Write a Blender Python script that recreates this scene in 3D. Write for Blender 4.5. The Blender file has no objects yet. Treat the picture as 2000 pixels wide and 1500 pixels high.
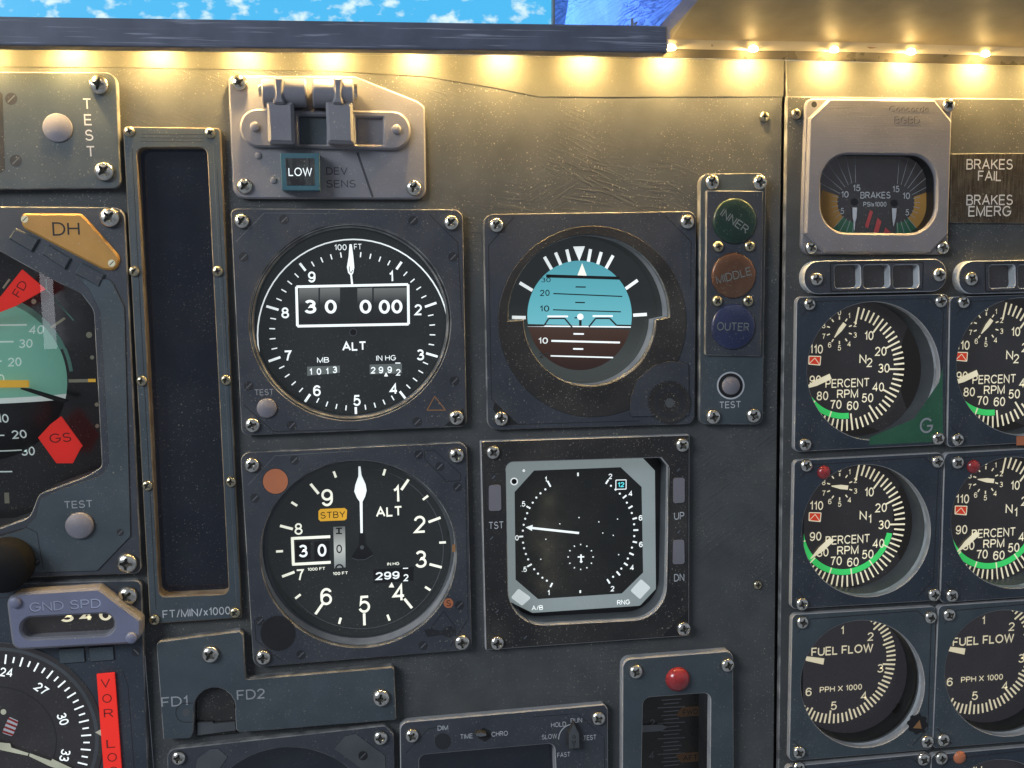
import bpy, bmesh, math, random
from mathutils import Vector, Matrix
from mathutils.geometry import tessellate_polygon
random.seed(7)
R_ = math.radians
scene = bpy.context.scene
COL = scene.collection

# ------------------------------------------------------------------ camera
# The panel is the XZ plane (y = 0), the viewer stands at -Y.  Lengths below are millimetres.
DIST, FOC = 440.0, 2000.0
def _rot(a, b, c):
    ca, sa, cb, sb, cc, sc = math.cos(a), math.sin(a), math.cos(b), math.sin(b), math.cos(c), math.sin(c)
    return (Matrix(((1, 0, 0), (0, ca, -sa), (0, sa, ca))) @ Matrix(((cb, 0, sb), (0, 1, 0), (-sb, 0, cb)))
            @ Matrix(((cc, -sc, 0), (sc, cc, 0), (0, 0, 1))))
RC = _rot(R_(-6.30), R_(8.46), R_(1.82))
cam_d = bpy.data.cameras.new('camera')
cam = bpy.data.objects.new('camera', cam_d)
COL.objects.link(cam)
scene.camera = cam
cam_d.sensor_width = 36.0
cam_d.lens = 36.0 * FOC / 2000.0
cam_d.clip_start, cam_d.clip_end = 0.01, 100.0
def _w(v):
    return Vector((v[0], v[2], -v[1]))
_m = Matrix.Identity(4)
for _i, _c in enumerate((_w(RC.col[0]), -_w(RC.col[1]), -_w(RC.col[2]))):
    for _j in range(3):
        _m[_j][_i] = _c[_j]
_m.translation = Vector((0, -DIST / 1000, 0))
cam.matrix_world = _m

# ------------------------------------------------------------------ world, lamps, exposure
scene.view_settings.view_transform = 'Standard'
scene.view_settings.look = 'None'
scene.view_settings.exposure = 0.0
scene.view_settings.gamma = 1.0
scene.cycles.max_bounces = 8
w = bpy.data.worlds.new('World')
scene.world = w
w.use_nodes = True
nt = w.node_tree
bg = nt.nodes['Background']
tc = nt.nodes.new('ShaderNodeTexCoord')
mp = nt.nodes.new('ShaderNodeMapping')
nz = nt.nodes.new('ShaderNodeTexNoise')
nz.inputs['Scale'].default_value = 1.6
nz.inputs['Detail'].default_value = 2
rp = nt.nodes.new('ShaderNodeValToRGB')
rp.color_ramp.elements[0].position = .38
rp.color_ramp.elements[0].color = (.15, .165, .19, 1)
rp.color_ramp.elements[1].position = .66
rp.color_ramp.elements[1].color = (.37, .42, .50, 1)
nt.links.new(tc.outputs['Generated'], nz.inputs['Vector'])
nt.links.new(nz.outputs['Fac'], rp.inputs['Fac'])
nt.links.new(rp.outputs['Color'], bg.inputs['Color'])
bg.inputs['Strength'].default_value = WORLD = 0.88

def lamp(name, loc, target, size, size_y, power, col):
    d = bpy.data.lights.new(name, 'AREA')
    d.shape = 'RECTANGLE'
    d.size, d.size_y, d.energy, d.color = size, size_y, power, col
    o = bpy.data.objects.new(name, d)
    COL.objects.link(o)
    o.location = loc
    o.rotation_euler = (Vector(target) - Vector(loc)).to_track_quat('-Z', 'Y').to_euler()
    return o
lamp('room_window_light', (-.95, -.85, .55), (0, 0, -.05), .6, .45, 14.0, (.84, .92, 1.0))
lamp('room_tube_light', (-.462, -1.2, -.020), (-.12, 0, -.02), .018, .17, .040, (.86, .9, 1.0))
lamp('warm_reflection_lamp', (.305, -1.2, -.452), (.08, 0, -.12), .026, .16, .018, (1.0, .88, .62))  # unseen warm lamp added for the brownish streak in the traffic display

# ------------------------------------------------------------------ pixel of the photograph -> point on the panel (mm)
def at(px, py, h=0.0):
    d = RC @ Vector(((px - 1000) / FOC, (py - 750) / FOC, 1))
    t = (DIST - h) / d[2]
    return Vector((d[0] * t, -d[1] * t))
def mpp(px, py, h=0.0):
    a, b, c = at(px, py, h), at(px + 10, py, h), at(px, py + 10, h)
    return ((b - a).length + (c - a).length) / 20
def q(pts, h=0.0):
    return [at(x, y, h) for x, y in pts]
def ell(cx, cy, rx, ry=None, n=72, a0=0, a1=360):
    ry = ry or rx
    full = abs(a1 - a0) >= 360
    return [(cx + rx * math.sin(R_(a0 + (a1 - a0) * i / (n if full else n - 1))),
             cy - ry * math.cos(R_(a0 + (a1 - a0) * i / (n if full else n - 1)))) for i in range(n)]

# ------------------------------------------------------------------ materials
def mat(name, col, rough=.5, metal=0.0, dust=0.0, bump=0.0, bscale=2500, var=.18, emit=0.0, ecol=None,
        spec=.5, wear=None, brush=0.0, coat=0.0, streak=None, sss=0.0, layer=0.0):
    m = bpy.data.materials.new(name)
    m.use_nodes = True
    t = m.node_tree
    N, L = t.nodes, t.links
    b = N['Principled BSDF']
    tc = N.new('ShaderNodeTexCoord')
    co = tc.outputs['Object']
    def mapped(scale, rot=0.0):
        p = N.new('ShaderNodeMapping')
        p.vector_type = 'POINT'
        p.inputs['Scale'].default_value = scale
        if rot:
            r = N.new('ShaderNodeMapping')
            r.inputs['Rotation'].default_value = (0, rot, 0)
            L.new(co, r.inputs['Vector'])
            L.new(r.outputs['Vector'], p.inputs['Vector'])
        else:
            L.new(co, p.inputs['Vector'])
        return p.outputs['Vector']
    def noise(scale, detail=3, vec=None, dist=0.0):
        n = N.new('ShaderNodeTexNoise')
        n.inputs['Scale'].default_value = scale
        n.inputs['Detail'].default_value = detail
        n.inputs['Distortion'].default_value = dist
        L.new(vec or co, n.inputs['Vector'])
        return n.outputs['Fac']
    def math_(op, a, c=None, clamp=False):
        n = N.new('ShaderNodeMath')
        n.operation = op
        n.use_clamp = clamp
        for i, v in enumerate((a, c)):
            if v is None: continue
            if isinstance(v, (int, float)): n.inputs[i].default_value = v
            else: L.new(v, n.inputs[i])
        return n.outputs[0]
    def rampf(x, a, c):
        n = N.new('ShaderNodeMapRange')
        n.inputs['From Min'].default_value = a
        n.inputs['From Max'].default_value = c
        L.new(x, n.inputs['Value'])
        return n.outputs['Result']
    def mix(f, a, c):
        n = N.new('ShaderNodeMix')
        n.data_type = 'RGBA'
        if isinstance(f, (int, float)): n.inputs[0].default_value = f
        else: L.new(f, n.inputs[0])
        for i, v in ((6, a), (7, c)):
            if isinstance(v, tuple): n.inputs[i].default_value = v + (1,)
            else: L.new(v, n.inputs[i])
        return n.outputs[2]
    lo = tuple(c * (1 - var) for c in col)
    hi = tuple(min(1, c * (1 + var)) for c in col)
    c = mix(rampf(noise(70, 4), .3, .7), lo, hi)
    if streak:
        s = noise(1, 4, mapped((900, 900, 90)))
        s2 = noise(180, 4)
        c = mix(rampf(math_('MULTIPLY', s, math_('ADD', s2, .45)), .36, .62), c, streak)
    if wear:
        c = mix(rampf(noise(120, 5), wear[1] - .14, wear[1] + .14), c, wear[0])
    if dust > 0:
        film = rampf(noise(38, 4), .42, .8)
        c = mix(math_('MULTIPLY', film, .09 * dust), c, (.36, .33, .27))
        for sc, th in ((640, .24), (1500, .34)):
            v = N.new('ShaderNodeTexVoronoi')
            v.inputs['Scale'].default_value = sc
            L.new(co, v.inputs['Vector'])
            sp = N.new('ShaderNodeSeparateColor')
            L.new(v.outputs['Color'], sp.inputs[0])
            r3 = math_('POWER', sp.outputs[0], 3.0)
            f = math_('LESS_THAN', v.outputs['Distance'], math_('MULTIPLY', r3, th))
            cl = rampf(noise(22, 3), .35, .62)
            c = mix(math_('MULTIPLY', math_('MULTIPLY', f, cl), min(1, .62 * dust)), c, (.46, .42, .34))
    L.new(c, b.inputs['Base Color'])
    b.inputs['Roughness'].default_value = rough
    if not metal:
        L.new(rampf(noise(140, 3), 0, 1), N.new('ShaderNodeMath').inputs[0])
        rr = N.new('ShaderNodeMapRange')
        L.new(noise(110, 4), rr.inputs['Value'])
        rr.inputs['From Min'].default_value, rr.inputs['From Max'].default_value = .3, .7
        rr.inputs['To Min'].default_value, rr.inputs['To Max'].default_value = max(.02, rough - .09), min(1, rough + .09)
        L.new(rr.outputs[0], b.inputs['Roughness'])
    b.inputs['Metallic'].default_value = metal
    b.inputs['Specular IOR Level'].default_value = spec
    b.inputs['Coat Weight'].default_value = coat
    b.inputs['Coat Roughness'].default_value = .06
    if sss:
        b.inputs['Subsurface Weight'].default_value = sss
        b.inputs['Subsurface Radius'].default_value = (1, .85, .8)
        b.inputs['Subsurface Scale'].default_value = .0016
    if emit:
        b.inputs['Emission Color'].default_value = (ecol or col) + (1,)
        b.inputs['Emission Strength'].default_value = emit
    hgt = None
    if bump:
        hgt = math_('MULTIPLY', noise(bscale, 3), bump)
    if layer:                                        # the fine layer lines of a printed plastic part
        lv = noise(1, 2, mapped((60, 60, 2600)))
        hgt = math_('ADD', hgt, math_('MULTIPLY', lv, layer)) if hgt else math_('MULTIPLY', lv, layer)
    if brush:
        a1 = noise(1, 3, mapped((38, 38, 430), R_(-6)), 1.5)
        a2 = noise(1, 4, mapped((36, 36, 520), R_(34)), 2.2)
        a3 = noise(1, 3, mapped((60, 60, 360), R_(-20)), 2.0)
        mk = rampf(noise(15, 2), .42, .50)
        mk2 = rampf(noise(23, 2, mapped((1.3, 1, .8), .5)), .5, .58)
        bl = N.new('ShaderNodeMix')
        L.new(mk, bl.inputs[0]); L.new(a1, bl.inputs[2]); L.new(a2, bl.inputs[3])
        bl2 = N.new('ShaderNodeMix')
        L.new(mk2, bl2.inputs[0]); L.new(bl.outputs[0], bl2.inputs[2]); L.new(a3, bl2.inputs[3])
        st = math_('MULTIPLY', rampf(bl2.outputs[0], .47, .60), brush)
        st = math_('MULTIPLY', st, math_('ADD', rampf(noise(11, 2), .44, .62), .10))
        hgt = math_('ADD', hgt, st) if hgt else st
    if hgt:
        bp = N.new('ShaderNodeBump')
        bp.inputs['Strength'].default_value = 1.0
        bp.inputs['Distance'].default_value = .0004
        L.new(hgt, bp.inputs['Height'])
        L.new(bp.outputs[0], b.inputs['Normal'])
    return m

def ramp_emit(name, stops, strength=1.0, noise_amt=0.0):
    """a lit screen picture whose brightness runs along its height"""
    m = mat(name, (.01, .01, .01), .12, coat=.3)
    t = m.node_tree
    tc = t.nodes.new('ShaderNodeTexCoord')
    sp = t.nodes.new('ShaderNodeSeparateXYZ')
    rp = t.nodes.new('ShaderNodeValToRGB')
    t.links.new(tc.outputs['Generated'], sp.inputs[0])
    t.links.new(sp.outputs['Z'], rp.inputs[0])
    for i, (p, c) in enumerate(stops):
        e = rp.color_ramp.elements[i] if i < 2 else rp.color_ramp.elements.new(p)
        e.position, e.color = p, c + (1,)
    b = t.nodes['Principled BSDF']
    t.links.new(rp.outputs[0], b.inputs['Emission Color'])
    b.inputs['Emission Strength'].default_value = strength
    return m

RAW = (.30, .27, .22)
M = {}
M['panel'] = mat('panel_paint', (.079, .083, .085), .85, dust=.75, bump=.05, brush=.25, spec=.12, var=.12)
M['smooth'] = mat('smooth_panel_paint', (.088, .089, .082), .7, dust=.3, bump=.05, bscale=900, spec=.2, var=.1)
M['panel_edge'] = mat('panel_edge', (.10, .098, .09), .6, wear=(RAW, .6))
M['eng'] = mat('engine_panel_paint', (.066, .069, .071), .75, dust=.8, bump=.06, var=.12, spec=.2)
M['dark'] = mat('dark_plate_paint', (.039, .044, .057), .52, dust=.55, bump=.18, var=.14)
M['slate'] = mat('slate_plate_paint', (.052, .068, .080), .5, dust=.45, bump=.15, var=.12)
M['navy'] = mat('navy_plate_paint', (.030, .039, .053), .5, dust=.45, bump=.15, var=.12)
M['black'] = mat('black_plate_print', (.019, .0175, .018), .6, dust=.85, bump=.12)
M['ink'] = mat('black_ink', (.010, .010, .011), .6)
M['groove'] = mat('engraved_line', (.018, .019, .022), .7)
M['scribe'] = mat('pale_scribed_line', (.11, .115, .125), .6)
M['edge'] = mat('worn_plate_edge', (.095, .097, .10), .7, wear=((.27, .265, .255), .54))
M['edge2'] = mat('pale_plate_edge', (.30, .30, .31), .6, wear=((.38, .37, .36), .5))
M['mdf'] = mat('raw_board_edge', (.17, .125, .08), .8, bump=.6, bscale=1500, wear=((.28, .23, .17), .56))
M['rawgrey'] = mat('raw_grey_cut_edge', (.44, .46, .48), .7, bump=.7, bscale=1200, wear=((.20, .21, .22), .62))
M['tube'] = mat('dark_housing', (.075, .082, .088), .45, bump=.15)
M['tubeb'] = mat('black_housing', (.012, .012, .013), .4)
M['plastic'] = mat('mauve_printed_plastic', (.19, .185, .205), .5, dust=.9, bump=.12, layer=.12, var=.08, sss=.15)
M['plastic2'] = mat('blue_grey_printed_plastic', (.175, .185, .265), .45, dust=.25, bump=.10, var=.08, sss=.15)
M['teal'] = mat('teal_plastic', (.055, .135, .165), .4, dust=.3, var=.12)
M['lowface'] = mat('scuffed_black_face', (.016, .016, .017), .4, dust=.5, streak=(.06, .06, .06))
M['steel'] = mat('zinc_screw', (.62, .60, .55), .24, metal=1.0, var=.25, bump=.25, bscale=1800)
M['recess_shade'] = mat('screw_recess_shade', (.05, .048, .042), .45, metal=.6)  # dark metal that paints the shade inside the cross recess
M['brass'] = mat('yellow_zinc_screw', (.50, .45, .32), .28, metal=1.0, var=.25, bump=.25, bscale=1800)
M['wtext'] = mat('white_lettering', (.52, .53, .55), .6, var=.12)
M['gtext'] = mat('grey_lettering', (.33, .335, .35), .6, var=.12)
M['dtext'] = mat('dark_engraving_and_letter_shadow', (.05, .048, .06), .7)
M['lilac'] = mat('pale_lilac_button', (.19, .18, .205), .5, dust=.4, bump=.15, var=.08)
M['fscrew'] = mat('printed_screw', (.019, .020, .025), .5, dust=.4)
M['lcdw'] = mat('lit_white_marking', (.7, .72, .72), .3, emit=.72, ecol=(.93, 1.0, .99), var=.02)
M['lcdc'] = mat('lit_cream_marking', (.7, .7, .6), .3, emit=.72, ecol=(.98, 1.0, .84), var=.02)
M['cream'] = mat('cream_marking', (.74, .69, .52), .45, emit=.56, ecol=(1.0, .90, .62), var=.05)
M['tcface'] = mat('black_traffic_screen', (.009, .010, .010), .16, dust=.22, emit=.006, ecol=(.9, 1.0, 1.0), coat=.25)
M['face'] = mat('black_dial', (.012, .013, .014), .16, dust=.25, emit=.017, ecol=(.8, .95, 1.0), coat=.25)
M['facee'] = mat('engine_dial', (.019, .018, .020), .22, dust=.3, emit=.016, ecol=(1, .95, 1.0), coat=.2)
M['faceff'] = mat('fuel_dial', (.018, .016, .022), .25, dust=.3, emit=.022, ecol=(.9, .85, 1.0), coat=.2)
M['screen'] = mat('dark_dusty_screen', (.006, .007, .011), .10, dust=.36, coat=.2, emit=.010, ecol=(.5, .65, 1))
M['greyring'] = ramp_emit('lit_grey_screen', [(0, (.045, .055, .055)), (.30, (.060, .070, .069)), (.58, (.020, .024, .025))], .8)
M['bezelgrey'] = mat('lit_grey_bezel_picture', (.12, .14, .15), .3, emit=.22, ecol=(.80, .96, .98), dust=.1)
M['bezellight'] = mat('lit_pale_button_picture', (.3, .3, .3), .3, emit=.55, ecol=(.86, .97, 1.0))
M['sky'] = ramp_emit('lit_sky_picture', [(0, (.17, .53, .62)), (.5, (.115, .45, .53)), (1, (.09, .36, .44))], .95)
M['soil'] = ramp_emit('lit_ground_picture', [(0, (.024, .010, .008)), (.6, (.046, .021, .014)), (1, (.066, .036, .026))], .95)
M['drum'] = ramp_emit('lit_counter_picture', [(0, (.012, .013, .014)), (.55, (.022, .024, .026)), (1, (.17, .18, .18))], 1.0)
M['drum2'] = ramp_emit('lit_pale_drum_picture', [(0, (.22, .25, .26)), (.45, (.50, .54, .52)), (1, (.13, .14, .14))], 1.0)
M['lowbox'] = mat('lit_counter_window', (.01, .01, .01), .2, emit=.13, ecol=(.85, 1.0, 1.0))
M['amberl'] = mat('lit_amber_flag', (.6, .3, .03), .4, emit=.42, ecol=(1.0, .55, .04))
M['amber'] = mat('amber_lens', (.42, .22, .05), .6, dust=.5, var=.14)
M['hatch'] = mat('dull_red_hatching', (.46, .07, .07), .5)
M['cyan'] = mat('lit_cyan_digits', (.1, .5, .5), .3, emit=.75, ecol=(.12, .9, 1.0))
M['letterlit'] = mat('painted_letter_highlight', (.33, .35, .47), .5)
M['knobk'] = mat('matt_black_knob', (.010, .010, .011), .8, spec=.15)
M['orange'] = mat('orange_print', (.50, .16, .07), .5, dust=.3, var=.1)
M['dorange'] = mat('dull_orange_print', (.33, .16, .06), .55)
M['red'] = mat('red_flag', (.90, .030, .020), .45, emit=.30, ecol=(1, .035, .02), var=.04)
M['redt'] = mat('red_flag_lettering', (.30, .02, .015), .5)
M['redlens'] = mat('red_lens', (.27, .024, .028), .22, dust=.3, coat=.5)
M['redm'] = mat('lit_red_marking', (.8, .06, .03), .4, emit=.35, ecol=(1.0, .08, .03))
M['greenm'] = mat('lit_green_marking', (.05, .6, .15), .4, emit=.5, ecol=(.06, .74, .16))
M['greenp'] = mat('green_print', (.028, .115, .062), .5, dust=.4)
M['ballg'] = mat('green_ball', (.22, .54, .42), .35, var=.05, emit=.30)
M['ballk'] = mat('black_ball', (.014, .014, .015), .35, dust=.2)
M['ballw'] = mat('pale_ball_band', (.62, .76, .74), .35, emit=.30, ecol=(.85, 1, .97))
M['mint'] = mat('mint_marking', (.22, .50, .40), .4)
M['yellow'] = mat('amber_bar', (.76, .45, .05), .4, emit=.32, ecol=(1, .58, .06))
M['bone'] = mat('bone_marking', (.66, .64, .46), .45)
M['dustyface'] = mat('dusty_black_face', (.020, .019, .019), .2, dust=.7, coat=.2)
M['lensg'] = mat('green_lens', (.007, .027, .018), .34, dust=.7, coat=.4, var=.3)
M['lenso'] = mat('orange_lens', (.10, .043, .020), .34, dust=.7, coat=.4, var=.22)
M['lensb'] = mat('blue_lens', (.016, .024, .078), .32, dust=.6, coat=.5, var=.3)
M['lenst'] = mat('faint_lens_lettering', (.17, .185, .18), .5)
M['brown'] = mat('brown_scale', (.040, .033, .022), .3, dust=.4, var=.4)
M['mottle'] = mat('scuffed_warning_panel', (.020, .015, .011), .62, dust=.35, streak=(.062, .055, .045), spec=.3)
M['trim'] = mat('blue_grey_wood_trim', (.080, .090, .128), .5, bump=.1, streak=None, var=.2)
M['shieldp'] = mat('glareshield_paint', (.40, .33, .20), .6, bump=.16, bscale=1400, var=.1)
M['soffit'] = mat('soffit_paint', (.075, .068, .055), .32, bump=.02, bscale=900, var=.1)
M['tape'] = mat('led_tape', (.50, .46, .38), .5, var=.06)
M['led'] = mat('lit_led', (.9, .8, .5), .4, emit=5300.0, ecol=(1.0, .66, .235), var=0)
M['ledbody'] = mat('lit_led_body', (.9, .8, .5), .4, emit=9.0, ecol=(1.0, .66, .22), var=0)
M['blueglow'] = mat('painted_blue_glow_surround', (.085, .20, .72), .6, bump=.8, bscale=260, brush=3.5, var=.12)  # blue light of the display put into the board's own colour
M['cutglow'] = mat('painted_blue_glow_rough_edge', (.30, .36, .60), .8, bump=1.2, bscale=700)  # the same blue glow coloured into the rough cut edge
M['frame'] = mat('grey_screen_frame', (.16, .18, .20), .4)

def trim_grain():
    t = M['trim'].node_tree
    N, L = t.nodes, t.links
    b = N['Principled BSDF']
    tc = N.new('ShaderNodeTexCoord'); mp = N.new('ShaderNodeMapping'); n = N.new('ShaderNodeTexNoise'); r = N.new('ShaderNodeMapRange'); mx = N.new('ShaderNodeMix')
    mp.inputs['Scale'].default_value = (28, 28, 1100)
    n.inputs['Scale'].default_value, n.inputs['Detail'].default_value, n.inputs['Distortion'].default_value = 1, 4, .8
    r.inputs['From Min'].default_value, r.inputs['From Max'].default_value = .58, .68
    mx.data_type = 'RGBA'
    old = b.inputs['Base Color'].links[0].from_socket
    L.new(tc.outputs['Object'], mp.inputs[0]); L.new(mp.outputs[0], n.inputs['Vector']); L.new(n.outputs['Fac'], r.inputs['Value'])
    L.new(r.outputs[0], mx.inputs[0]); L.new(old, mx.inputs[6]); mx.inputs[7].default_value = (.22, .24, .30, 1)
    L.new(mx.outputs[2], b.inputs['Base Color'])
trim_grain()

def glass_mat():
    m = bpy.data.materials.new('clear_pane')
    m.use_nodes = True
    t = m.node_tree
    t.nodes.clear()
    out = t.nodes.new('ShaderNodeOutputMaterial')
    tr = t.nodes.new('ShaderNodeBsdfTransparent')
    gl = t.nodes.new('ShaderNodeBsdfGlossy')
    gl.inputs['Roughness'].default_value = 0.0
    fr = t.nodes.new('ShaderNodeFresnel')
    fr.inputs['IOR'].default_value = 1.5
    mx = t.nodes.new('ShaderNodeMixShader')
    t.links.new(fr.outputs[0], mx.inputs[0]); t.links.new(tr.outputs[0], mx.inputs[1]); t.links.new(gl.outputs[0], mx.inputs[2])
    t.links.new(mx.outputs[0], out.inputs[0])
    return m
M['glass'] = glass_mat()

def sky_screen():
    m = bpy.data.materials.new('lit_sky_display')
    m.use_nodes = True
    t = m.node_tree
    N, L = t.nodes, t.links
    b = N['Principled BSDF']
    b.inputs['Base Color'].default_value = (.02, .02, .02, 1)
    b.inputs['Roughness'].default_value = .3
    tc = N.new('ShaderNodeTexCoord'); mp = N.new('ShaderNodeMapping'); n = N.new('ShaderNodeTexNoise'); r = N.new('ShaderNodeMapRange'); mx = N.new('ShaderNodeMix')
    mp.inputs['Scale'].default_value = (75, 75, 120)
    n.inputs['Scale'].default_value, n.inputs['Detail'].default_value = 1, 3.5
    n.inputs['Roughness'].default_value = .55
    r.inputs['From Min'].default_value, r.inputs['From Max'].default_value = .53, .68
    mx.data_type = 'RGBA'
    mx.inputs[6].default_value, mx.inputs[7].default_value = (.07, .50, .90, 1), (.72, .93, .97, 1)
    L.new(tc.outputs['Object'], mp.inputs[0]); L.new(mp.outputs[0], n.inputs['Vector']); L.new(n.outputs['Fac'], r.inputs['Value'])
    L.new(r.outputs[0], mx.inputs[0]); L.new(mx.outputs[2], b.inputs['Emission Color'])
    b.inputs['Emission Strength'].default_value = 1.0
    return m
M['skyscreen'] = sky_screen()

# ------------------------------------------------------------------ building helpers
class Thing:
    """an Empty at the thing's base; parts are meshes parented to it"""
    def __init__(s, name, label, cat, px, py, h=0.0, group=None):
        c = at(px, py, h)
        s.o = Vector((c[0], -h, c[1]))
        e = bpy.data.objects.new(name, None)
        e.empty_display_size = .01
        COL.objects.link(e)
        e.location = s.o / 1000
        e['label'], e['category'] = label, cat
        if group: e['group'] = group
        s.e = e
    def mesh(s, name, V, F, mats, idx=None, parent=None, smooth=False, label=None):
        return link_mesh(name, [Vector(v) - s.o for v in V], F, mats, idx, parent or s.e, smooth, label)
def link_mesh(name, V, F, mats, idx=None, parent=None, smooth=False, label=None):
    me = bpy.data.meshes.new(name)
    me.from_pydata([tuple(v / 1000) for v in V], [], F)
    for m in mats: me.materials.append(M[m])
    if idx: me.polygons.foreach_set('material_index', idx)
    if smooth: me.polygons.foreach_set('use_smooth', [True] * len(F))
    me.update()
    o = bpy.data.objects.new(name, me)
    COL.objects.link(o)
    if parent: o.parent = parent
    if label: o['label'] = label
    return o
def P3(p, h):
    return Vector((p[0], -h, p[1]))
def area2(p):
    return sum(p[i][0] * p[(i + 1) % len(p)][1] - p[(i + 1) % len(p)][0] * p[i][1] for i in range(len(p)))
def rpoly(pts, r=0.0, n=6):
    """corners rounded with radius r (one value or one per corner), counter-clockwise"""
    pts = [Vector(p[:2]) for p in pts]
    rs = [r] * len(pts) if isinstance(r, (int, float)) else list(r)
    if area2(pts) < 0:
        pts.reverse(); rs.reverse()
    out = []
    for i, p in enumerate(pts):
        a, b = pts[i - 1] - p, pts[(i + 1) % len(pts)] - p
        if rs[i] <= 0:
            out.append(p); continue
        la, lb = a.length, b.length
        a.normalize(); b.normalize()
        ang = a.angle(b)
        if ang > 3.08:
            out.append(p); continue
        d = min(rs[i] / math.tan(ang / 2), la * .48, lb * .48)
        rr = d * math.tan(ang / 2)
        c = p + (a + b).normalized() * (rr / math.sin(ang / 2))
        p0, p1 = p + a * d, p + b * d
        v0, v1 = p0 - c, p1 - c
        t0 = math.atan2(v0.y, v0.x)
        dt = (math.atan2(v1.y, v1.x) - t0 + math.pi) % (2 * math.pi) - math.pi
        for k in range(n + 1):
            t = t0 + dt * k / n
            out.append(c + Vector((math.cos(t), math.sin(t))) * rr)
    return out
def inset(p, d):
    """moves a counter-clockwise outline inwards by d"""
    out = []
    n = len(p)
    for i in range(n):
        e0, e1 = (p[i] - p[i - 1]), (p[(i + 1) % n] - p[i])
        if e0.length < 1e-6 or e1.length < 1e-6:
            out.append(p[i].copy()); continue
        n0, n1 = Vector((-e0.y, e0.x)).normalized(), Vector((-e1.y, e1.x)).normalized()
        m = n0 + n1
        if m.length < 1e-4: m = n0
        m.normalize()
        out.append(p[i] + m * (d / max(.35, m.dot(n0))))
    return out
def slab(outer, holes, h1, h0, bev=.35, closed=True):
    """V, F, idx of an extruded plate: index 0 face, 1 bevel and sides"""
    V, F, I = [], [], []
    rings = []
    for k, ring in enumerate([outer] + list(holes)):
        ring = [Vector(p[:2]) for p in ring]
        if area2(ring) < 0: ring.reverse()
        s = 1 if k == 0 else -1
        top = inset(ring, bev * s)
        b0 = len(V)
        n = len(ring)
        V += [P3(p, h1) for p in top] + [P3(p, h1 - bev) for p in ring] + [P3(p, h0) for p in ring]
        for i in range(n):
            j = (i + 1) % n
            for L in (0, n):
                f = (b0 + L + i, b0 + L + n + i, b0 + L + n + j, b0 + L + j)
                F.append(f if k == 0 else f[::-1]); I.append(1)
        rings.append((top, b0))
    tri = tessellate_polygon([[(p.x, p.y, 0) for p in r] for r, _ in rings])
    flat = [b + i for r, b in rings for i in range(len(r))]
    pts2 = [p for r, _ in rings for p in r]
    for t in tri:
        a, b, c = (pts2[i] for i in t)
        cr = (b - a).x * (c - a).y - (b - a).y * (c - a).x
        if abs(cr) < 1e-12: continue
        f = tuple(flat[i] for i in (t if cr > 0 else t[::-1]))
        F.append(f); I.append(0)
    return V, F, I
def plate(T, name, outer_px, h1, thick, r=2.0, m='dark', e='edge', holes=(), bev=.35, parent=None, mm=None, label=None):
    out = mm if mm else rpoly(q(outer_px, h1), r)
    V, F, I = slab(out, holes, h1, h1 - thick, bev)
    return T.mesh(name, V, F, [m, e], I, parent, label=label)
def walls(T, name, ring, h1, h0, m, parent=None, grow=.25):
    """the inside of an opening, from h1 back to h0"""
    ring = [Vector(p[:2]) for p in ring]
    if area2(ring) < 0: ring.reverse()
    ring = inset(ring, -grow)
    n = len(ring)
    V = [P3(p, h1) for p in ring] + [P3(p, h0) for p in ring]
    F = [(i, (i + 1) % n, n + (i + 1) % n, n + i) for i in range(n)]
    return T.mesh(name, V, F, [m], None, parent, smooth=n > 30)
def flat(T, name, ring, h, m, parent=None, label=None):
    V, F = [P3(p, h) for p in ring], []
    for t in tessellate_polygon([[(p[0], p[1], 0) for p in ring]]):
        a, b, c = (Vector(ring[i][:2]) for i in t)
        cr = (b - a).x * (c - a).y - (b - a).y * (c - a).x
        F.append(tuple(t) if cr > 0 else tuple(t[::-1]))
    return T.mesh(name, V, F, [m], None, parent, label=label)
def lathe(T, name, c, prof, m, n=48, parent=None, label=None):
    """prof: (radius, height) pairs; axis points at the viewer"""
    V, F = [], []
    for r, h in prof:
        for i in range(n):
            a = 2 * math.pi * i / n
            V.append(P3((c[0] + r * math.cos(a), c[1] + r * math.sin(a)), h))
    for k in range(len(prof) - 1):
        for i in range(n):
            j = (i + 1) % n
            F.append((k * n + i, k * n + j, k * n + n + j, k * n + n + i))
    F.append(tuple((len(prof) - 1) * n + i for i in range(n)))
    return T.mesh(name, V, F, [m], None, parent, smooth=True, label=label)

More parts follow.
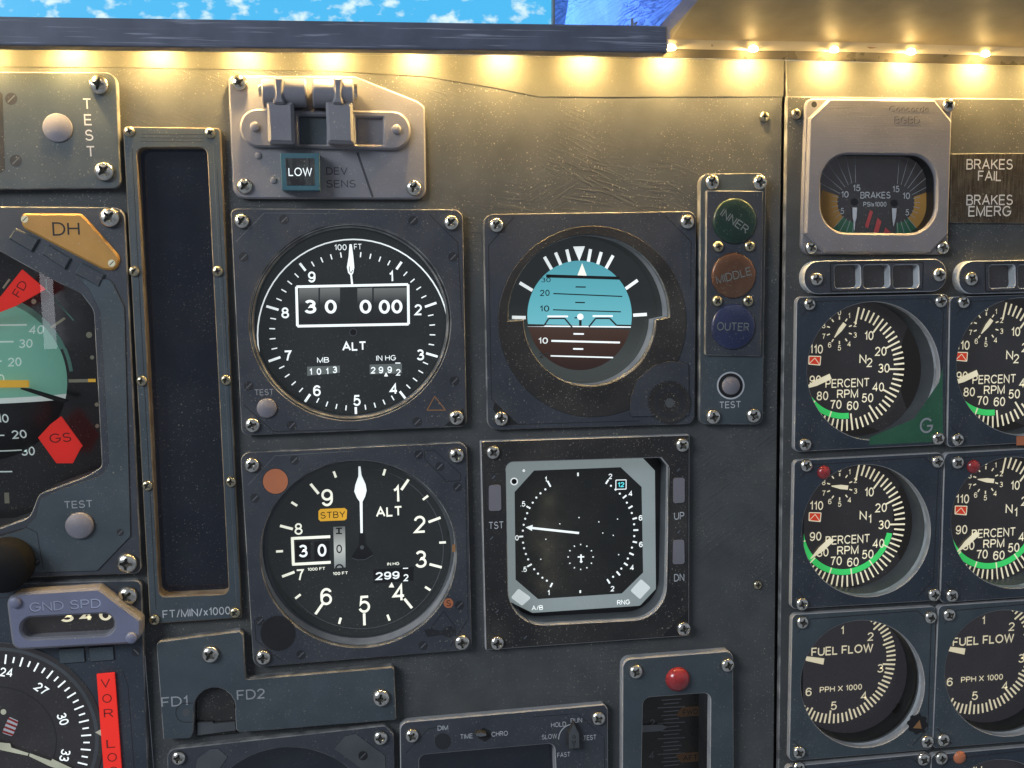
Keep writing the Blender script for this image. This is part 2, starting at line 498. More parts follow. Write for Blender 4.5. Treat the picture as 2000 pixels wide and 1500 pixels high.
# ------------------------------------------------------------------ stroke lettering (cap height 1)
def _a(cx, cy, rx, ry, a0, a1, n=None):
    n = n or max(4, int(abs(a1 - a0) / 15))
    return [(cx + rx * math.cos(R_(a0 + (a1 - a0) * i / n)), cy + ry * math.sin(R_(a0 + (a1 - a0) * i / n))) for i in range(n + 1)]
GLYPH = {
 'A': (.84, [[(0, 0), (.42, 1), (.84, 0)], [(.15, .34), (.69, .34)]]),
 'B': (.66, [[(.38, .53), (0, .53), (0, 1), (.38, 1)] + _a(.38, .765, .24, .235, 90, -90)[1:-1] + [(.38, .53)] + _a(.40, .265, .27, .265, 90, -90)[1:] + [(0, 0), (0, .53)]]),
 'C': (.80, [_a(.44, .5, .44, .5, 40, 320)]),
 'D': (.76, [[(.32, 0), (0, 0), (0, 1), (.32, 1)] + _a(.32, .5, .44, .5, 90, -90)[1:]]),
 'E': (.62, [[(.62, 1), (0, 1), (0, 0), (.64, 0)], [(0, .52), (.58, .52)]]),
 'F': (.58, [[(.60, 1), (0, 1), (0, 0)], [(0, .50), (.52, .50)]]),
 'G': (.84, [_a(.44, .5, .44, .5, 40, 335) + [(.86, .47), (.48, .47)]]),
 'H': (.72, [[(0, 0), (0, 1)], [(.72, 0), (.72, 1)], [(0, .53), (.72, .53)]]),
 'I': (.0, [[(0, 0), (0, 1)]]),
 'J': (.46, [[(.46, 1), (.46, .26)] + _a(.23, .24, .23, .24, 0, -180)]),
 'K': (.70, [[(0, 0), (0, 1)], [(.68, 1), (.02, .40)], [(.24, .60), (.72, 0)]]),
 'L': (.56, [[(0, 1), (0, 0), (.56, 0)]]),
 'M': (.86, [[(0, 0), (0, 1), (.43, .02), (.86, 1), (.86, 0)]]),
 'N': (.72, [[(0, 0), (0, 1), (.72, 0), (.72, 1)]]),
 'O': (.88, [_a(.44, .5, .44, .5, 90, 450)]),
 'P': (.64, [[(0, 0), (0, 1), (.38, 1)] + _a(.38, .735, .26, .265, 90, -90)[1:] + [(0, .47)]]),
 'Q': (.88, [_a(.44, .5, .44, .5, 90, 450), [(.55, .25), (.86, -.04)]]),
 'R': (.70, [[(0, 0), (0, 1), (.40, 1)] + _a(.40, .75, .26, .25, 90, -90)[1:] + [(0, .50)], [(.38, .50), (.70, 0)]]),
 'S': (.68, [_a(.34, .75, .29, .25, 25, 250) + _a(.34, .265, .33, .265, 75, -160)]),
 'T': (.72, [[(0, 1), (.72, 1)], [(.36, 1), (.36, 0)]]),
 'U': (.72, [[(0, 1), (0, .36)] + _a(.36, .35, .36, .35, 180, 360) + [(.72, 1)]]),
 'V': (.80, [[(0, 1), (.40, 0), (.80, 1)]]),
 'W': (1.16, [[(0, 1), (.29, 0), (.58, 1), (.87, 0), (1.16, 1)]]),
 'X': (.76, [[(0, 1), (.76, 0)], [(0, 0), (.76, 1)]]),
 'Y': (.76, [[(0, 1), (.38, .45), (.76, 1)], [(.38, .45), (.38, 0)]]),
 'Z': (.66, [[(0, 1), (.64, 1), (0, 0), (.66, 0)]]),
 '0': (.56, [_a(.28, .5, .28, .5, 90, 450)]),
 '1': (.26, [[(0, .76), (.14, .84), (.24, 1), (.24, 0)]]),
 '2': (.58, [_a(.28, .71, .28, .29, 170, -25) + [(0, 0), (.58, 0)]]),
 '3': (.56, [_a(.27, .76, .25, .24, 155, -80) + _a(.27, .27, .29, .27, 80, -160)]),
 '4': (.62, [[(.46, 0), (.46, 1), (0, .30), (.62, .30)]]),
 '5': (.56, [[(.53, 1), (.12, 1), (.05, .53)] + _a(.27, .33, .29, .33, 132, -160)]),
 '6': (.58, [[(.54, .80)] + _a(.31, .60, .30, .40, 40, 180) + [(.01, .32)], _a(.29, .31, .28, .31, 90, 450)]),
 '7': (.56, [[(0, 1), (.56, 1), (.36, .6), (.22, 0)]]),
 '8': (.58, [_a(.29, .765, .24, .235, 90, 450), _a(.29, .265, .29, .265, 90, 450)]),
 '9': (.58, [[(.04, .20)] + _a(.27, .40, .30, .40, 220, 360) + [(.57, .68)], _a(.29, .69, .28, .31, 90, 450)]),
 '/': (.34, [[(0, -.02), (.34, 1.02)]]),
 '.': (.0, [[(-.01, .0), (-.01, .12)]]),
 'x': (.46, [[(0, .70), (.46, 0)], [(0, 0), (.46, .70)]]),
 'o': (.50, [_a(.25, .35, .25, .35, 90, 450)]), 'c': (.46, [_a(.25, .35, .25, .35, 40, 320)]),
 'e': (.50, [[(.01, .36), (.49, .36)] + _a(.25, .35, .24, .35, 10, 320)]),
 'n': (.44, [[(0, 0), (0, .70)], [(0, .42)] + _a(.22, .44, .22, .26, 170, 0) + [(.44, 0)]]),
 'r': (.26, [[(0, 0), (0, .70)], [(0, .40)] + _a(.22, .42, .22, .26, 170, 75)]),
 'd': (.50, [[(.50, 0), (.50, 1)], _a(.25, .35, .25, .35, 0, 360)]),
}
def ribbon(P, t):
    """both sides of a polyline of width t"""
    P = [Vector(p) for p in P]
    closed = (P[0] - P[-1]).length < 1e-6
    if closed: P = P[:-1]
    n = len(P)
    V = []
    for i in range(n):
        e0 = P[i] - P[i - 1] if (i or closed) else P[1] - P[0]
        e1 = P[(i + 1) % n] - P[i] if (i < n - 1 or closed) else e0
        n0, n1 = Vector((-e0.y, e0.x)).normalized(), Vector((-e1.y, e1.x)).normalized()
        m = n0 + n1
        m = n0 if m.length < 1e-3 else m.normalized()
        d = t / 2 / max(.42, m.dot(n0))
        V += [P[i] - m * d, P[i] + m * d]
    k = n if closed else n - 1
    return V, [(2 * i, 2 * ((i + 1) % n), 2 * ((i + 1) % n) + 1, 2 * i + 1) for i in range(k)]
def glyphs(s, t):
    """list of (vertices, faces) strokes of a word, its left side at 0; and its width"""
    out, x = [], t / 2
    for ch in s:
        if ch == ' ':
            x += .40; continue
        wd, strokes = GLYPH[ch]
        for j, st in enumerate(strokes):
            V, F = ribbon([(px * 1.0, t / 2 + py * (1 - t)) for px, py in st], t)
            out.append(([v + Vector((x, 0)) for v in V], F, j))
        x += wd + t + (.13 if t < .15 else .10)
    return out, x - t / 2 - (.13 if t < .15 else .10)

class Marks:
    """flat lettering and markings gathered into one mesh, each stroke a hair above the last"""
    def __init__(s, T, name, h, parent=None, warp=None):
        s.T, s.name, s.h, s.parent, s.warp = T, name, h, parent, warp
        s.V, s.F, s.I, s.mats, s.k = [], [], [], [], 0
        s.words = [] if name == 'lettering' else None
    def add(s, V2, F, m):
        if m not in s.mats: s.mats.append(m)
        i = s.mats.index(m)
        s.k += 1
        z = s.h + .04 + .0025 * s.k
        b = len(s.V)
        for p in V2:
            s.V.append(P3(p, z + (s.warp(p) if s.warp else 0)))
        for f in F:
            a, c, d = (Vector(V2[f[j]][:2]) for j in (0, 1, 2))
            cr = (c - a).x * (d - a).y - (c - a).y * (d - a).x
            f = f if cr > 0 else f[::-1]
            s.F.append(tuple(b + x for x in f)); s.I.append(i)
    def poly(s, pts, m, mm=False):
        pts = [Vector(p[:2]) for p in pts] if mm else q(pts, s.h)
        s.add(pts, [tuple(t) for t in tessellate_polygon([[(p[0], p[1], 0) for p in pts]])], m)
    def line(s, a, b, wpx, m, mm=False):
        if not mm:
            k = mpp(a[0], a[1], s.h)
            a, b, wpx = at(*a, s.h), at(*b, s.h), wpx * k
        a, b = Vector(a[:2]), Vector(b[:2])
        d = (b - a).normalized()
        n = Vector((-d.y, d.x)) * wpx / 2
        s.add([a - n, b - n, b + n, a + n], [(0, 1, 2, 3)], m)
    def path(s, pts, wpx, m, closed=False):
        for a, b in zip(pts, pts[1:] + (pts[:1] if closed else [])):
            s.line(a, b, wpx, m)
    def disc(s, px, py, r, m, ry=None, n=40):
        s.poly(ell(px, py, r, ry, n), m)
    def ring(s, px, py, r, wpx, m, ry=None, n=64, a0=0, a1=360):
        ry = ry or r
        A = q(ell(px, py, r - wpx / 2, ry - wpx / 2, n, a0, a1), s.h)
        B = q(ell(px, py, r + wpx / 2, ry + wpx / 2, n, a0, a1), s.h)
        full = abs(a1 - a0) >= 360
        F = [(i, (i + 1) % n, n + (i + 1) % n, n + i) for i in range(n if full else n - 1)]
        s.add(A + B, F, m)
    def tick(s, c, r0, r1, ang, w, m):
        """c and radii in mm, angle clockwise from up"""
        d = Vector((math.sin(R_(ang)), math.cos(R_(ang))))
        s.line(c + d * r0, c + d * r1, w, m, mm=True)
    def arc(s, c, r0, r1, a0, a1, m, n=40):
        P = []
        for r in (r0, r1):
            for i in range(n):
                a = R_(a0 + (a1 - a0) * i / (n - 1))
                P.append(c + Vector((math.sin(a), math.cos(a))) * r)
        s.add(P, [(i, i + 1, n + i + 1, n + i) for i in range(n - 1)], m)
    def text(s, t, px, py, hpx, m, wpx=None, rot=0.0, bold=0.0, c=None, mmh=None, sx=.92):
        k = mpp(px, py, s.h)
        c = at(px, py, s.h) if c is None else c
        sy = mmh if mmh else hpx * k
        th = .125 + bold * 2.2
        G, wd = glyphs(t, th)
        fx = wpx * k / wd if wpx else sy * sx
        ca, sa = math.cos(R_(rot)), math.sin(R_(rot))
        k0 = s.k
        if s.words is not None and m not in ('redt', 'ink'):
            w_ = Marks(s.T, 'lettering_', s.h, s.parent)
            w_.text(t, px, py, hpx, m, wpx, rot, bold, c, mmh, sx)
            w_.name = 'lettering'
            w_.done()
            return
        for V, F, j in G:
            out = []
            for x, y in V:
                x, y = (x - wd / 2) * fx, (y - .5) * sy
                out.append(Vector((c[0] + x * ca - y * sa, c[1] + x * sa + y * ca)))
            s.k = k0 + j * .6
            s.add(out, F, m)
        s.k = k0 + 2
    def fake_screw(s, px, py, r=9.5, ang=45, m='fscrew'):
        if s.words is not None:
            w_ = Marks(s.T, 'printed_screw', s.h, s.parent)
            w_.fake_screw(px, py, r, ang, m)
            w_.done()
            return
        s.disc(px, py, r, m, n=24)
        d = (math.cos(R_(ang)) * r * .8, -math.sin(R_(ang)) * r * .8)
        s.line((px - d[0], py - d[1]), (px + d[0], py + d[1]), 2.2, 'scribe')
    def done(s, label=None):
        if s.words is not None: s.name = 'printed_details'
        if s.V: return s.T.mesh(s.name, s.V, s.F, s.mats, s.I, s.parent, label=label)

# ------------------------------------------------------------------ screws: a domed head with a cross recess, one mesh shared by all copies
def screw_mesh(name, m):
    nr, na = 26, 72
    V, F = [], []
    def z(x, y):
        r = min(1.0, math.hypot(x, y))
        h = .18 + .52 * max(0.0, 1 - r ** 2.6) ** .55
        lo, hi = min(abs(x), abs(y)), max(abs(x), abs(y))
        wdt = .155 - .06 * hi
        if hi < .60 and (lo < wdt or hi < .26):
            h -= .40 * (1 - hi / .66) + .10
        return h
    for k in range(nr + 1):
        r = k / nr
        for i in range(na):
            a = 2 * math.pi * i / na
            x, y = r * math.cos(a), r * math.sin(a)
            V.append(Vector((x, -z(x, y), y)))
    for i in range(na):
        a = 2 * math.pi * i / na
        V.append(Vector((math.cos(a), 0, math.sin(a))))
    for k in range(nr + 1):
        for i in range(na):
            j = (i + 1) % na
            F.append((k * na + i, k * na + na + i, k * na + na + j, k * na + j)[::-1])
    me = bpy.data.meshes.new(name)
    me.from_pydata([tuple(v / 1000) for v in V], [], F)
    me.materials.append(M[m]); me.materials.append(M['recess_shade'])
    bm = bmesh.new(); bm.from_mesh(me)
    bmesh.ops.remove_doubles(bm, verts=bm.verts, dist=1e-8)
    bmesh.ops.recalc_face_normals(bm, faces=bm.faces)
    for f in bm.faces:
        c = f.calc_center_median() * 1000
        x, y = abs(c.x), abs(c.z)
        hi, lo = max(x, y), min(x, y)
        f.material_index = 1 if hi < .57 and (lo < .135 - .06 * hi or hi < .22) else 0
    bm.to_mesh(me); bm.free()
    me.polygons.foreach_set('use_smooth', [True] * len(me.polygons))
    me.set_sharp_from_angle(angle=R_(48))
    return me
SCREW = {'steel': screw_mesh('screw', 'steel'), 'brass': screw_mesh('small_screw', 'brass')}
def screw(T, px, py, rpx, h, kind='steel'):
    k = mpp(px, py, h) * rpx
    o = bpy.data.objects.new('screw', SCREW[kind])
    COL.objects.link(o)
    c = at(px, py, h)
    if T:
        o.parent = T.e
        o.location = (P3(c, h) - T.o) / 1000
    else:
        o.location = P3(c, h) / 1000
    o.scale = (k, k, k)
    o.rotation_euler = (R_(random.uniform(-4, 4)), R_(random.uniform(0, 90)), R_(random.uniform(-4, 4)))
    return o
def screws(T, pts, r, h, kind='steel'):
    for x, y in pts: screw(T, x, y, r, h, kind)

# ================================================================== openings shared by the panels and the instruments
PH, EH = 0.0, 2.0           # faces of the main panel and of the engine panel
HOLE = {}
def hole(key, pts, h, r=0.0, n=6):
    HOLE[key] = rpoly(q(pts, h), r, n)
hole('tape', [(267, 288), (404, 288), (447, 1160), (311, 1166)], 3, 3.0)
hole('alt', ell(683.5, 629, 196.5, 192), 3.5)
hole('standby_alt', ell(700, 1082, 191, 182.5), 3.5)
up = ell(1150, 617, 157, 157, 40, -93, 90.5)
low = ell(1151.5, 622, 128.5, 131, 40, 91, 269)
hole('horizon', up + low, 3.0)
hole('tcas', [(988, 903), (1291, 894), (1306, 912), (1300, 1208), (994, 1224)], 3.5, [3.2, 1.0, 2.0, 15, 17], 10)
hole('round', ell(566, 1640, 182, 180), 3.5)
hole('clock', [(818, 1475), (1083, 1452), (1092, 1640), (824, 1660)], 4, 3.2)
hole('trim_gauge', [(1256, 1363), (1388, 1353), (1385, 1680), (1250, 1690)], 5, 3.6)
hole('attitude', [(-300, 500), (-130, 470), (0, 491), (91, 541), (158, 573), (183, 606), (199, 912), (166, 932), (76, 965), (58, 1011),
                  (0, 1032), (-120, 1040), (-260, 1000)], 4, [4, 4, 2, 1, 3, 7, 3.2, 2, 4, 6, 4, 4, 4])
hole('gsp', [(42, 1208), (222, 1199), (222, 1239), (42, 1248)], 11, 4.2, 8)
hole('brake', [(1604, 301), (1829, 303), (1829, 456), (1604, 454)], 6, 12.5, 12)
ENG = [('n2a', (1706, 724.7, 129.5, 135)), ('n2b', (1998, 716, 129.5, 134)), ('n1a', (1692, 1036.5, 125, 129)),
       ('n1b', (1982, 1021, 124, 128)), ('ffa', (1685, 1336, 120.5, 124)), ('ffb', (1965, 1315, 119, 123)),
       ('lwa', (1678, 1630, 118, 122)), ('lwb', (1955, 1606, 118, 122))]
for k_, v_ in ENG: hole(k_, ell(*v_), 4.8)
def grow(key, d): 
    return inset(HOLE[key], -d)

# ================================================================== panels
T = Thing('instrument_panel', 'dark grey brush-painted main instrument panel that carries the altimeters and flight instruments', 'panel', 900, 900)
seam = [(-420, 84), (1000, 108), (1535, 117)]
outer = q(seam) + q([(1528, 190), (1518, 800), (1507, 1900), (-420, 1900)])
hs = [grow(k, 1.2) for k in ('tape', 'alt', 'standby_alt', 'horizon', 'tcas', 'round', 'clock', 'trim_gauge', 'attitude')]
V, F, I = slab(rpoly(outer), hs, 0, -9, .3)
T.mesh('panel_board', V, F, ['panel', 'panel_edge'], I)
flat(T, 'gap_dark_sheet', q([(1480, 125), (1575, 125), (1565, 1950), (1470, 1950)], -2.5), -2.5, 'tubeb')  # black sheet added behind the gap between the panels to keep it dark
ts = q([(-420, 91), (1000, 111.5), (1533, 119.5), (1530, 189), (1200, 190), (1050, 189), (960, 171), (830, 150), (640, 139), (215, 132), (-420, 128)], .2)
V, F, I = slab(rpoly(ts), [], .2, 0, .1)
T.mesh('smooth_top_strip', V, F, ['smooth', 'smooth'], I)

T = Thing('side_panel', 'raised dark grey engine instrument panel on the right with a worn pale left edge', 'panel', 1760, 900)
outer = q([(1537, 188), (2400, 197), (2340, 1900), (1516, 1900), (1526, 1000)], EH)
hs = [grow(k, .8) for k, _ in ENG] + [grow('brake', 1.5)]
V, F, I = slab(rpoly(outer), hs, EH, -.6, .4)
T.mesh('panel_board', V, F, ['eng', 'edge'], I)
ts = q([(1534, 118), (2400, 136), (2400, 199), (1537, 189)], .6)
V, F, I = slab(rpoly(ts), [], .6, -8, .2)
T.mesh('smooth_top_strip', V, F, ['smooth', 'panel_edge'], I)

# ================================================================== glareshield, lamps, window
def strip(T, name, a, b, ha, hb, m, thick=0.0):
    """a sheet between two pixel polylines at two heights"""
    n = len(a)
    V = [P3(at(*p, ha), ha) for p in a] + [P3(at(*p, hb), hb) for p in b]
    F = [(i, i + 1, n + i + 1, n + i) for i in range(n - 1)]
    if thick:
        V += [v + Vector((0, thick * .6, thick)) for v in V[:2 * n]]
        k = 2 * n
        F += [(k + i, k + n + i, k + n + i + 1, k + i + 1) for i in range(n - 1)]
        F += [(i, k + i, k + i + 1, i + 1) for i in range(n - 1)] + [(n + i, n + i + 1, k + n + i + 1, k + n + i) for i in range(n - 1)]
        F += [(0, n, k + n, k), (n - 1, k + n - 1, k + 2 * n - 1, 2 * n - 1)]
    return T.mesh(name, V, F, [m])
T = Thing('glareshield', 'cream painted glareshield board sloping out above the row of warm lights', 'board', 1700, 60, 12)
S0 = [(-420, 85), (1000, 108.5), (1535, 117.5), (2000, 130), (2400, 141)]
S1 = [(-420, 66), (1000, 88), (1320, 96), (1660, 101), (2000, 110), (2400, 121)]
S2 = [(-420, 47), (1000, 69), (1320, 78), (1660, 82), (2000, 93), (2400, 104)]
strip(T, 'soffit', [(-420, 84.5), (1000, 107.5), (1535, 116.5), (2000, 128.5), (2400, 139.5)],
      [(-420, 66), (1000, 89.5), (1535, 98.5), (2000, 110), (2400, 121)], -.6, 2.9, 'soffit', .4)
V = [P3(at(x, y, h), h) for x, y, h in ((1309, 60, 16), (1364, 0, 40), (1490, -140, 100), (2500, -140, 100), (2500, 107, 11), (1660, 82.5, 11), (1309, 77, 11))]
V2 = [v + Vector((-5.5, 3.0, .6)) for v in V]
n = len(V)
T.mesh('sloping_board', V + V2, [(0, 1, 2, 3, 4, 5, 6), tuple(range(2 * n - 1, n - 1, -1))] + [(i, n + i, n + (i + 1) % n, (i + 1) % n) for i in range(n)],
       ['shieldp', 'cutglow'], [0, 0] + [1] * n)

T = Thing('light_strip', 'strip of warm white lights stuck under the glareshield edge', 'light strip', 1000, 90, 9)
def tape_pt(x):
    """middle of the tape at pixel column x"""
    def f(L):
        for (x0, y0), (x1, y1) in zip(L, L[1:]):
            if x <= x1: return y0 + (y1 - y0) * (x - x0) / (x1 - x0)
        return L[-1][1]
    return f(S1), f(S2)
strip(T, 'light_tape', [(x, tape_pt(x)[0]) for x in range(-400, 2401, 200)], [(x, tape_pt(x)[1]) for x in range(-400, 2401, 200)], 3.2, 10.5, 'tape', 1.2)
LED_X = [1310, 1470, 1628, 1778, 1923, 2062, 2195, 2325]
x = 1310
step = 163
for i in range(10):
    x -= step; step += 2.0; LED_X.append(x)
ledm = None
for x in LED_X:
    y1, y2 = tape_pt(x)
    c = at(x, (y1 + y2) / 2, 7.4)
    if ledm is None:
        V, F = [], []
        nr, na = 8, 14
        for k in range(nr + 1):
            a = math.pi * (k / nr - .5)
            for i in range(na):
                b = 2 * math.pi * i / na
                V.append(Vector((2.2 * math.cos(a) * math.cos(b), 1.3 * math.sin(a), 1.4 * math.cos(a) * math.sin(b))))
        for k in range(nr):
            for i in range(na):
                j = (i + 1) % na
                F.append((k * na + i, k * na + j, k * na + na + j, k * na + na + i))
        rx_ = Matrix.Rotation(R_(50), 3, 'X')
        V = [rx_ @ v for v in V]
        I = [0 if sum((V[i] for i in f), Vector()).z / 4 < -.85 else 1 for f in F]
        ledm = link_mesh('led', V, F, ['led', 'ledbody'], I, None, True)
        o = ledm
    else:
        o = ledm.copy(); COL.objects.link(o)
    o.parent = T.e
    o.location = (P3(c, 8.0) + Vector((0, 0, -1.2)) - T.o) / 1000
mk = Marks(T, 'tape_print', 7.2)
mk.text('B', 1391, 88, 5, 'ink'); mk.text('J', 1854, 97, 5, 'ink')
mk.poly([(1692, 92), (1706, 90), (1714, 93), (1700, 95)], 'dorange')
mk.done()

T = Thing('shelf_edge', 'blue grey wooden edge trim running above the panel in front of the lights', 'trim', 650, 65, 22)
ed = rpoly(q([(-420, 26), (1303, 50), (1305, 103), (1000, 98.5), (500, 94), (0, 88.5), (-420, 84)], 22), [0, 1.0, .6, 0, 0, 0, 0])
V, F, I = slab(ed, [], 22, 14.5, .5)
T.mesh('trim_board', V, F, ['trim', 'trim'], I)
V = [P3(at(x, y, 21.4), h) for x, y in ((-420, 27), (1303, 51)) for h in (21.4, -40)]
V += [v - Vector((0, 0, 2.5)) for v in V]
T.mesh('shelf_top', V, [(0, 1, 3, 2), (4, 6, 7, 5), (0, 2, 6, 4), (2, 3, 7, 6)], ['trim'])

T = Thing('display_screen', 'bright display showing a blue sky with small white clouds behind the shelf edge', 'screen', 600, 20, -120)
flat(T, 'screen_picture', q([(-700, -500), (1079, -500), (1079, 140), (-700, 140)], -120), -120, 'skyscreen')
V, F, I = slab(rpoly(q([(1079.5, -500), (1089, -500), (1090, 140), (1079.5, 140)], -116)), [], -116, -124, .4)
T.mesh('screen_frame', V, F, ['frame', 'frame'], I)

T = Thing('window_surround', 'rough blue-lit board between the sky display and the cream glareshield', 'board', 1200, 20, -30)
V = [P3(at(x, y, h), h) for x, y, h in ((1084, 140, -100), (1084, -160, -100), (1500, -160, 30), (1345, -2, 22), (1303, 52, 14), (1300, 90, 10), (1230, 140, -30))]
V2 = [v + Vector((3, 4, 0)) for v in V]
n = len(V)
T.mesh('surround_board', V + V2, [tuple(range(n)), tuple(range(2 * n - 1, n - 1, -1))] + [(i, n + i, n + (i + 1) % n, (i + 1) % n) for i in range(n)], ['blueglow'])
mk = Marks(T, 'wire_clip', 12)
mk.poly([(1232, 36), (1237, 36), (1238, 52), (1232, 52)], 'frame'); mk.poly([(1238, 46), (1244, 42), (1246, 44), (1239, 52)], 'frame')
mk.done()
lamp('display_glow', P3(at(1000, -40, -60), -60) / 1000, P3(at(1250, 10, 0), 0) / 1000, .09, .12, .20, (.28, .50, 1.0))

# ================================================================== top-left test plate
T = Thing('test_plate', 'slate grey plate with a vertical TEST legend in the top left corner', 'control plate', 100, 250)
plate(T, 'plate', [(-260, 139), (227, 141), (236, 367), (-260, 373)], 4, 4, [1, 4.2, 3.2, 1], 'slate')
screws(T, [(194, 166), (204, 335)], 19.5, 4)
lathe(T, 'test_button', at(113, 250, 4), [(5.6, 4), (5.6, 4.5), (5.2, 4.7), (0.01, 4.75)], 'lilac')
mk = Marks(T, 'lettering', 4)
for ch, x, y in (('T', 170, 203), ('E', 172, 234), ('S', 174, 264), ('T', 177, 296)): mk.text(ch, x, y, 22, 'wtext')
mk.fake_screw(22, 193, 12); mk.fake_screw(31, 314, 12)
mk.poly([(-60, 176), (-3, 176), (5, 184), (10, 330), (3, 338), (-60, 339)], 'black')
mk.done()

# ================================================================== attitude indicator (large, cut by the left edge)
T = Thing('attitude_indicator', 'large attitude indicator with a green and black ball and red FD and GS flags', 'flight instrument', 20, 750)
plate(T, 'bezel', [(-420, 400), (243, 405), (276, 1120), (-420, 1146)], 4, 4, [1, 4.5, 3, 1], 'dark', holes=[HOLE['attitude']])
walls(T, 'housing', HOLE['attitude'], 3.6, -40, 'edge2')
plate(T, 'inner_bezel', [(217, 546), (243, 600), (255, 1047), (190, 1115), (-300, 1130), (-300, 1060), (0, 1048), (46, 1034), (70, 1010), (78, 975), (112, 958), (199, 928), (213, 905), (196, 610), (175, 566), (150, 540)],
      4.5, .6, [3, 3, 1, 1, 0, 0, 2, 4, 4, 3, 2, 5, 4, 6, 5, 2], 'slate', 'groove', bev=.12)
flat(T, 'face_plate', rpoly(q([(-420, 420), (300, 420), (300, 1120), (-420, 1120)], -16)), -16, 'dustyface')
flat(T, 'glass', grow('attitude', -.2), .5, 'glass')
# the ball
bc = at(-38, 742, -16); br = 170 * mpp(0, 742, -16)
Vb, Fb, Ib = [], [], []
nr, na = 48, 96
up_ = Vector((.075, 0, 1)).normalized()
for k in range(nr + 1):
    a = math.pi * k / nr
    for i in range(na):
        b = 2 * math.pi * i / na
        d = Vector((math.sin(a) * math.cos(b), math.sin(a) * math.sin(b), math.cos(a)))
        Vb.append(P3(bc, -19.5) + Vector((d.x * br, d.y * 14, d.z * br)))
for k in range(nr):
    for i in range(na):
        j = (i + 1) % na
        f = (k * na + i, k * na + na + i, k * na + na + j, k * na + j)
        F_ = sum((Vb[x] for x in f), Vector()) / 4 - P3(bc, -19.5)
        z = F_.z / br
        Fb.append(f); Ib.append(0 if z > -.17 else (1 if z > -.235 else 2))
T.mesh('ball', Vb, Fb, ['ballg', 'ballw', 'ballk'], Ib, smooth=True)
def onball(p):
    d2 = (p[0] - bc[0]) ** 2 + (p[1] - bc[1]) ** 2
    return -19.5 + 9.5 + 14 * math.sqrt(max(0, 1 - d2 / br / br)) + .12
mk = Marks(T, 'ball_lettering', -9.5, warp=onball)
for s, x, y in (('40', 66, 645), ('30', 50, 671), ('20', 32, 706), ('10', 4, 738)): mk.text(s, x, y, 17, 'ballw')
for s, x, y in (('10', 9, 816), ('20', 36, 849)): mk.text(s, x, y, 18, 'ballw', bold=.012)
for x0, x1, y in ((-60, 48, 635), (-60, 28, 667), (-30, 8, 704), (-30, 9, 850), (-50, 35, 883)): 
    for k in range(6):
        mk.line((x0 + (x1 - x0) * k / 6, y), (x0 + (x1 - x0) * (k + 1) / 6, y), 2.6, 'ballw')
mk.done()
plate(T, 'aircraft_bar', [(-120, 743), (55, 743), (56, 757), (-120, 758)], -2.5, 1.2, .5, 'yellow', 'yellow')
plate(T, 'bar_shadow_line', [(30, 757), (58, 759), (135, 782), (122, 788)], -4.6, 1.0, .3, 'ink', 'ink')  # dark shadow mark of the bar, built as a thin black strip
mk = Marks(T, 'dial_markings', -15.9)
c_ = at(-38, 742, -15.9); k_ = mpp(0, 742, -15.9)
mk.text('30', 55, 881, 18, 'ballw', bold=.012); mk.line((-50, 922), (24, 921), 2.6, 'ballw')
mk.arc(c_, 163 * k_, 176 * k_, 18, 70, 'mint'); mk.arc(c_, 170 * k_, 177 * k_, 70, 86, 'mint')
mk.path([(90, 545), (91, 566), (144, 626)], 3, 'mint')
for a_, b_, w_ in (((100, 640), (127, 621), 5), ((134, 744), (187, 743), 6.5), ((6, 563), (19, 545), 4), ((13, 962), (14, 983), 9)):
    mk.line(a_, b_, w_, 'bone')
mk.line((172, 743), (187, 743), 6.4, 'yellow')
for x, y, r in ((66, 589, 5), (174, 654, 6), (180, 698, 4), (189, 790, 4), (190, 832, 4)): mk.disc(x, y, r, 'bone', n=20)
mk.done()
for nm, pts, t, tx, ty, hp, rot in (('fd_flag', [(43, 526), (89, 565), (30, 598), (-6, 612), (-60, 640), (-60, 612), (0, 580)], 'FD', 39, 564, 17, 57),
                                    ('gs_flag', [(119, 813), (161, 871), (157, 876), (142, 905), (110, 905), (74, 855), (98, 829)], 'GS', 118, 855, 19, 2)):
    f_ = plate(T, nm, pts, -1.4, .7, .2, 'red', 'red', bev=.12)
    mk = Marks(T, 'flag_lettering', -1.4, parent=f_)
    mk.text(t, tx, ty, hp, 'redt', rot=rot, sx=1.15)
    mk.done()
l_ = plate(T, 'decision_lamp', [(36, 416), (158, 417), (173, 432), (236, 503), (226, 530), (200, 526), (45, 446)], 5.2, 1.2, [3.5, 1.5, 3, 4, 4, 3, 3.5], 'amber', 'amber', bev=.8)
mk = Marks(T, 'lettering', 5.2, parent=l_)
mk.text('DH', 129, 447, 27, 'ink', wpx=52)
for x, y in ((48, 428), (218, 514)):
    mk.disc(x, y, 7, 'bone', n=20); mk.line((x - 4, y + 4), (x + 4, y - 4), 1.6, 'ink')
mk.done()
for pts in ([(16, 466), (30, 445), (77, 467), (62, 493)], [(80, 496), (94, 477), (139, 505), (127, 527)], [(145, 535), (159, 512), (205, 536), (193, 561)]):
    plate(T, 'caption_block', pts, 4.9, .9, .3, 'dark', 'slate', bev=.5)
screws(T, [(215, 425), (249, 1099)], 20, 4)
lathe(T, 'test_button', at(156, 1026, 4.6), [(5.5, 4.5), (5.5, 5.6), (5.0, 6.1), (.01, 6.2)], 'lilac')
mk = Marks(T, 'lettering', 4.5)
mk.text('TEST', 153, 985, 15, 'gtext', wpx=54)
mk.fake_screw(235, 1040, 7); mk.fake_screw(71, 1098, 7.5)
mk.path([(-20, 1050), (52, 1030), (72, 1040), (85, 1112)], 1.6, 'groove')
mk.done()
